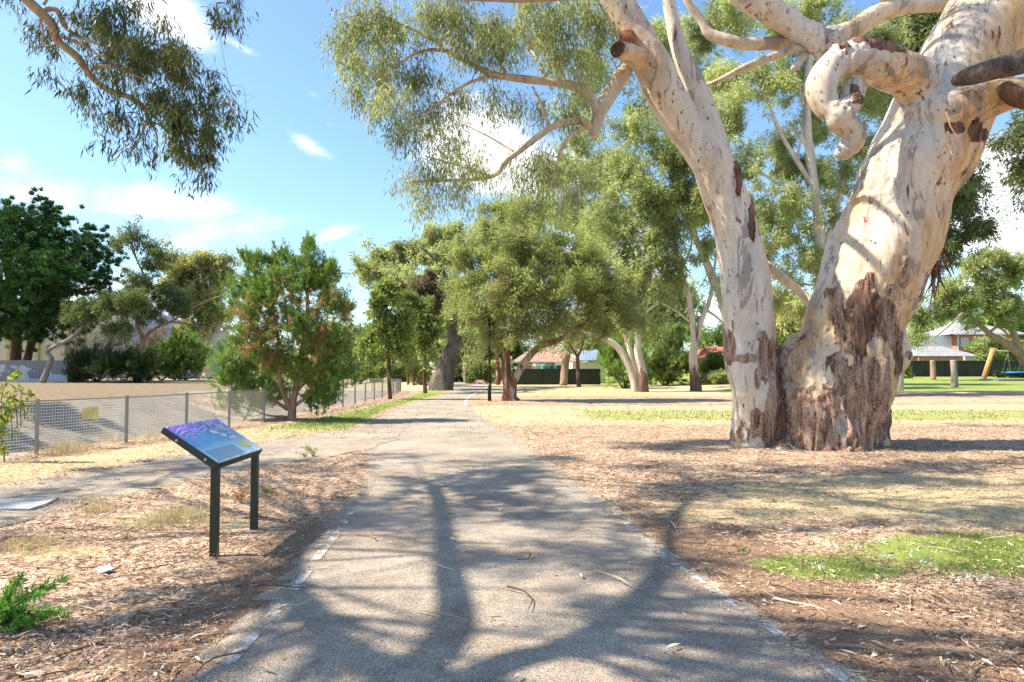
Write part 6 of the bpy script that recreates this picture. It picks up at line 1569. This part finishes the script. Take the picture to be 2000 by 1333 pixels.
    # cream factory and grey warehouse, left
    Y = 104; X = lambda px: (px - 1000) / F * Y; Z = lambda py: CAMZ + (718 - py) / F * Y
    root = thing('cream_factory', (X(90), Y, 0), 'big cream coloured factory wall with ribs behind the pine', 'factory')
    m = MB(); m.box((X(45), Y + 6, Z(606) / 2), (X(172) - X(-80), 12, Z(606))); m.build('wall', cream, root)
    for px in (20, 75, 133, 164):
        m = MB(); m.box((X(px), Y - .2, Z(607) / 2), (.45, .4, Z(607))); m.build('pilaster', mat_plain('ochre pilaster', (.52, .42, .20), .7), root)
    m = MB(); gable(m, X(-80), X(172), Y, Y + 12, Z(605), Z(592), 'x', .3, 0); m.build('roof', mat_plain('grey iron roof', (.30, .30, .33), .6), root)
    Y = 125; X = lambda px: (px - 1000) / F * Y; Z = lambda py: CAMZ + (718 - py) / F * Y
    root = thing('grey_warehouse', (X(280), Y, 0), 'pale lilac grey warehouse behind the forked reddish trunk tree', 'warehouse')
    m = MB(); m.box((X(270), Y + 8, Z(640) / 2), (X(385) - X(165), 14, Z(640))); m.build('wall', mat_plain('lilac grey cladding', (.42, .42, .50), .7, 0, .06, .5), root)
    m = MB(); gable(m, X(165), X(385), Y + 1, Y + 15, Z(640), Z(600), 'y', .3, 0); m.build('roof', mat_plain('light grey iron', (.46, .46, .52), .6, 0, .06, .5), root)

# ------------------------------------------------------------------ park furniture
def furniture():
    # lamp post by the paperbark
    g = G(956, 784); root = thing('lamp_post', g, 'slim black lamp post beside the path left of the paperbark', 'lamp post'); blk = mat_plain('black paint', (.015, .017, .016), .4, .2)
    m = MB(); m.tube([g, g + [0, 0, .9]], .085, 12); m.build('base', blk, root, True)
    m = MB(); m.tube([g + [0, 0, .9], g + [0, 0, 3.9]], [.055, .045], 12); m.build('pole', blk, root, True)
    m = MB(); m.tube([g + [0, 0, 3.9], g + [0, 0, 3.97], g + [0, 0, 4.25], g + [0, 0, 4.3]], [.06, .14, .2, .05], 12); m.build('lamp_head', blk, root, True)
    m = MB(); m.tube([g + [0, 0, 3.975], g + [0, 0, 4.2]], [.13, .185], 12); 
    # timber posts
    for (px, py, w, top, lab, mt) in ((1823, 742, 10, 705, 'cut pale timber post nearer the giant trunk on the lawn', 'bark_tan'), (1864, 757, 12, 705, 'cut grey timber post standing on the lawn, the nearer and darker of two', 'bark_grey')):
        g = G(px, py); Y = g[1]; h = (py - top) / F * Y; r = w / 2 / F * Y
        root = thing('timber_post', g, lab, 'post'); m = MB(); m.tube([g - [0, 0, .1], g + [.01, 0, h * .4], g + [-.02, 0, h * .98], g + [-.02, 0, h]], [r * 1.1, r, r * .95, r * .8], 12, 3, wob=.15); m.build('stem', M[mt], root, True)
        m = MB(); m.tube([g + [-.02, 0, h - .01], g + [-.02, 0, h + .012]], [r * .85, r * .8], 12); m.build('sawn_top', mat_plain('pale sawn timber', (.55, .42, .28), .8), root)
    # swing
    g = G(1920, 742); Y = g[1]; top = P(1940, 682, Y)
    pine = mat_plain('treated pine', (.50, .26, .10), .7, 0, .25, 8, .3, .2, (1, 1, .2))
    root = thing('playground_swing', g, 'leaning orange timber pole and steel beam of the playground swing', 'swing frame')
    m = MB(); m.tube([g - [0, 0, .1], top], .22, 12, wob=.05); m.build('pole', pine, root, True)
    far_top = P(2075, 690, Y); m = MB(); m.tube([g + (far_top - top) + [1.6, 0, 0], far_top], .22, 12); m.build('pole', pine, root, True)
    m = MB(); m.tube([top - [0, 0, .15], far_top - [0, 0, .15]], .07, 10); m.build('beam', M['galv'], root, True)
    c = P(1982, 728, Y); blue = mat_plain('blue seat', (.02, .22, .48), .5)
    root = thing('basket_swing', c, 'blue basket swing hanging under the steel beam', 'swing')
    m = MB(); a = np.linspace(0, TAU, 25); m.tube(np.stack([c[0] + .95 * np.cos(a), c[1] + .95 * np.sin(a), np.full(25, c[2])], 1), .08, 8); m.build('rim', blue, root, True)
    V = []; f = []
    for r in range(6):
        for k in range(20): t = k * TAU / 20; q = r / 5; V.append((c[0] + .93 * q * math.cos(t), c[1] + .93 * q * math.sin(t), c[2] - .32 * (1 - q * q)))
    for r in range(5):
        for k in range(20): k2 = (k + 1) % 20; f.append((r * 20 + k, r * 20 + k2, r * 20 + 20 + k2, r * 20 + 20 + k))
    m = MB(); m.add(V, f); m.build('net_seat', mat_plain('dark net', (.02, .03, .05), .8), root)
    for sx in (-1, 1):
        for sy in (-.5, .5):
            m = MB(); m.tube([(c[0] + sx * .8, c[1] + sy, c[2]), (c[0] + sx * .6, top[1], top[2] - .2)], .012, 5); m.build('rope', M['galv'], root)
    m = MB(); q = G(1935, 744); m.box((q[0] + 4.5, q[1] + 1.5, q[2] + .05), (9, 5, .12)); tag(m.build('play_mat', mat_plain('grey rubber', (.16, .17, .17), .8), None, False, .02), 'flat grey rubber pad under the blue swing', 'pad')
    # loose logs by the white forked gum
    for i, (a, b_, lab) in enumerate((((352, 742), (402, 747), 'pale fallen branch lying at the foot of the white forked gum'), ((360, 750), (420, 742), 'second pale fallen branch, lying just in front at the foot of the white forked gum'))):
        p0 = P(*a, 84); p1 = P(*b_, 82); p0[2] = .2; p1[2] = .35
        m = MB(); m.tube([p0, .5 * (p0 + p1) + [0, 0, .15], p1], [.16, .13, .06], 7, 3, wob=.3); tag(m.build('fallen_branch', M['bark_grey'], None, True), lab, 'branch')

# ------------------------------------------------------------------ light, sky, camera
def world():
    w = bpy.data.worlds.new('World'); S.world = w; w.use_nodes = True
    t = w.node_tree; n = t.nodes; l = t.links; n.clear()
    out = n.new('ShaderNodeOutputWorld'); bg = n.new('ShaderNodeBackground'); bg.inputs[1].default_value = SKY_STRENGTH
    sky = n.new('ShaderNodeTexSky'); sky.sky_type = 'NISHITA'; sky.sun_disc = False
    sky.sun_elevation = math.radians(SUN_EL); sky.sun_rotation = math.radians(SUN_ROT)
    sky.air_density = 1.0; sky.dust_density = .9; sky.ozone_density = 2.2; sky.altitude = 50
    tc = n.new('ShaderNodeTexCoord'); sp = n.new('ShaderNodeSeparateXYZ'); l.new(tc.outputs['Generated'], sp.inputs[0])
    def m(op, a, b=None, clamp=False):
        k = n.new('ShaderNodeMath'); k.operation = op; k.use_clamp = clamp
        for i, v in enumerate((a, b)):
            if v is None: continue
            if isinstance(v, bpy.types.NodeSocket): l.new(v, k.inputs[i])
            else: k.inputs[i].default_value = v
        return k.outputs[0]
    ay = m('MAXIMUM', m('ABSOLUTE', sp.outputs[1]), .05)
    cb = n.new('ShaderNodeCombineXYZ'); l.new(m('DIVIDE', sp.outputs[0], ay), cb.inputs[0]); l.new(m('DIVIDE', sp.outputs[2], ay), cb.inputs[1])
    uv = cb.outputs[0]
    ns = n.new('ShaderNodeTexNoise'); ns.inputs['Scale'].default_value = 6.5; ns.inputs['Detail'].default_value = 7; ns.inputs['Roughness'].default_value = .62
    mp = n.new('ShaderNodeMapping'); mp.inputs['Scale'].default_value = (.5, 1.5, 1); mp.inputs['Rotation'].default_value = (0, 0, .35); l.new(uv, mp.inputs[0]); l.new(mp.outputs[0], ns.inputs[0])
    def blob(px, py, rx, ry, rot, strength):
        u0, v0 = (px - 1000) / F, (718 - py) / F
        a = n.new('ShaderNodeMapping'); a.vector_type = 'TEXTURE'; a.inputs['Location'].default_value = (u0, v0, 0); a.inputs['Rotation'].default_value = (0, 0, rot); a.inputs['Scale'].default_value = (rx / F, ry / F, 1)
        l.new(uv, a.inputs[0]); ln = n.new('ShaderNodeVectorMath'); ln.operation = 'LENGTH'; l.new(a.outputs[0], ln.inputs[0])
        return m('MULTIPLY', m('SUBTRACT', 1.0, ln.outputs['Value'], True), strength)
    bl = [(300, 10, 150, 75, -.35, 1.7), (370, 60, 90, 45, -.6, 1.1), (455, 78, 75, 16, -.5, .8), (592, 275, 95, 32, -.52, 1.0), (607, 178, 34, 16, -.3, .5), (640, 238, 30, 14, 0, .4), (70, 370, 210, 70, -.3, .62), (290, 400, 240, 60, -.1, .66), (420, 455, 300, 50, .15, .6), (650, 455, 110, 34, .35, .9), (20, 320, 130, 60, -.4, .6), (120, 560, 400, 90, 0, .55),
          (930, 280, 160, 110, -.2, 2.0), (1040, 330, 180, 90, 0, 1.6), (1180, 500, 260, 120, 0, 1.2), (1950, 330, 170, 90, .1, 2.2), (1960, 450, 200, 70, 0, 2.0), (1900, 560, 240, 50, .1, .9), (1480, 600, 220, 60, 0, 1.0), (1280, 60, 160, 70, 0, .7), (1400, 330, 120, 70, 0, .6), (760, 60, 120, 50, 0, .35)]
    tot = None
    for q in bl:
        b_ = blob(*q); tot = b_ if tot is None else m('MAXIMUM', tot, b_)
    d = m('ADD', m('MULTIPLY', m('SUBTRACT', ns.outputs['Fac'], .5), 2.6), m('SUBTRACT', tot, .20))
    mk = n.new('ShaderNodeMapRange'); mk.interpolation_type = 'SMOOTHSTEP'; l.new(d, mk.inputs[0]); mk.inputs[1].default_value = 0.0; mk.inputs[2].default_value = 1.0; mk.inputs[3].default_value = 0; mk.inputs[4].default_value = .93
    fw = m('MULTIPLY', mk.outputs[0], m('MULTIPLY', m('GREATER_THAN', sp.outputs[1], .05), 1.0))
    tint = n.new('ShaderNodeMix'); tint.data_type = 'RGBA'; tint.blend_type = 'MULTIPLY'; tint.inputs[0].default_value = 1; l.new(sky.outputs[0], tint.inputs[6]); tint.inputs[7].default_value = SKY_TINT
    mx = n.new('ShaderNodeMix'); mx.data_type = 'RGBA'; l.new(fw, mx.inputs[0]); l.new(tint.outputs[2], mx.inputs[6]); mx.inputs[7].default_value = CLOUD
    l.new(mx.outputs[2], bg.inputs[0]); l.new(bg.outputs[0], out.inputs[0])
    sun = bpy.data.lights.new('sun', 'SUN'); sun.energy = SUN_E; sun.angle = math.radians(.53); sun.color = (1, .89, .73)
    so = bpy.data.objects.new('sun', sun); COL.objects.link(so)
    el = math.radians(SUN_EL); d = Vector((math.cos(el), 0.0, -math.sin(el)))
    so.rotation_euler = d.to_track_quat('-Z', 'Y').to_euler(); so.location = (-30, 0, 40)
    cam = bpy.data.cameras.new('camera'); cam.lens = 24; cam.sensor_width = 36; cam.clip_end = 5000; cam.clip_start = .05
    co = bpy.data.objects.new('camera', cam); COL.objects.link(co); co.location = (0, 0, CAMZ); co.rotation_euler = (math.pi / 2 + PITCH, 0, 0)
    S.camera = co
    S.view_settings.view_transform = 'Standard'; S.view_settings.look = 'None'; S.view_settings.exposure = EXPO; S.view_settings.gamma = 1
    S.cycles.max_bounces = 6; S.cycles.transparent_max_bounces = 8; S.cycles.diffuse_bounces = 4

SKY_STRENGTH = .085; SUN_E = 5.0; EXPO = 1.2; SUN_ROT = 270
SKY_TINT = (1.18, 1.36, 1.44, 1); CLOUD = (8.6, 8.7, 8.9, 1)
M['steel'] = mat_plain('stainless', (.5, .5, .5), .3, .9)
M['galv'] = mat_plain('galvanised steel', (.30, .30, .27), .55, .3, .15, 8)
M['wire'] = mat_plain('galvanised wire', (.66, .62, .54), .6, .1)
M['dryweed'] = mat_leaf('dry weed', [(.40, .22, .08), (.55, .33, .14), (.60, .45, .22)], .25, 2)
import time as _t
def run(fn):
    t0 = _t.time(); fn(); print('built', fn.__name__, round(_t.time() - t0, 1))
for fn in (ground, paths, litter, trees, giant_gum, shadow_gum, plants, sign, wire_fence, far_fences, houses, furniture, world):
    run(fn)
GROUPS = {'distant_gum': 'far gums along the horizon', 'young_tree': 'young trees beyond the bend', 'dark_shrub': 'dark shrubs on the dirt bank', 'feathery_shrub': 'feathery shrubs on the dirt bank',
          'path_shrub': 'shrubs around the path bend', 'hedge_shrub': 'shrubs along the back of the lawn', 'drain_shrub': 'shrubs at the end of the drain', 'weed': 'small weeds in the mulch', 'water_tank': 'water tanks behind the dark green fence',
          'timber_post': 'cut timber posts on the lawn', 'fallen_branch': 'fallen branches under the white forked gum', 'twin_white_gum': 'pair of white gums', 'steel_fence': 'steel fences around the park', 'wire_mesh_fence': 'wire fences of the drain'}
for o_ in S.objects:
    if o_.parent is None and o_.get('label'):
        g_ = GROUPS.get(o_.name.split('.')[0])
        if g_: o_['group'] = g_
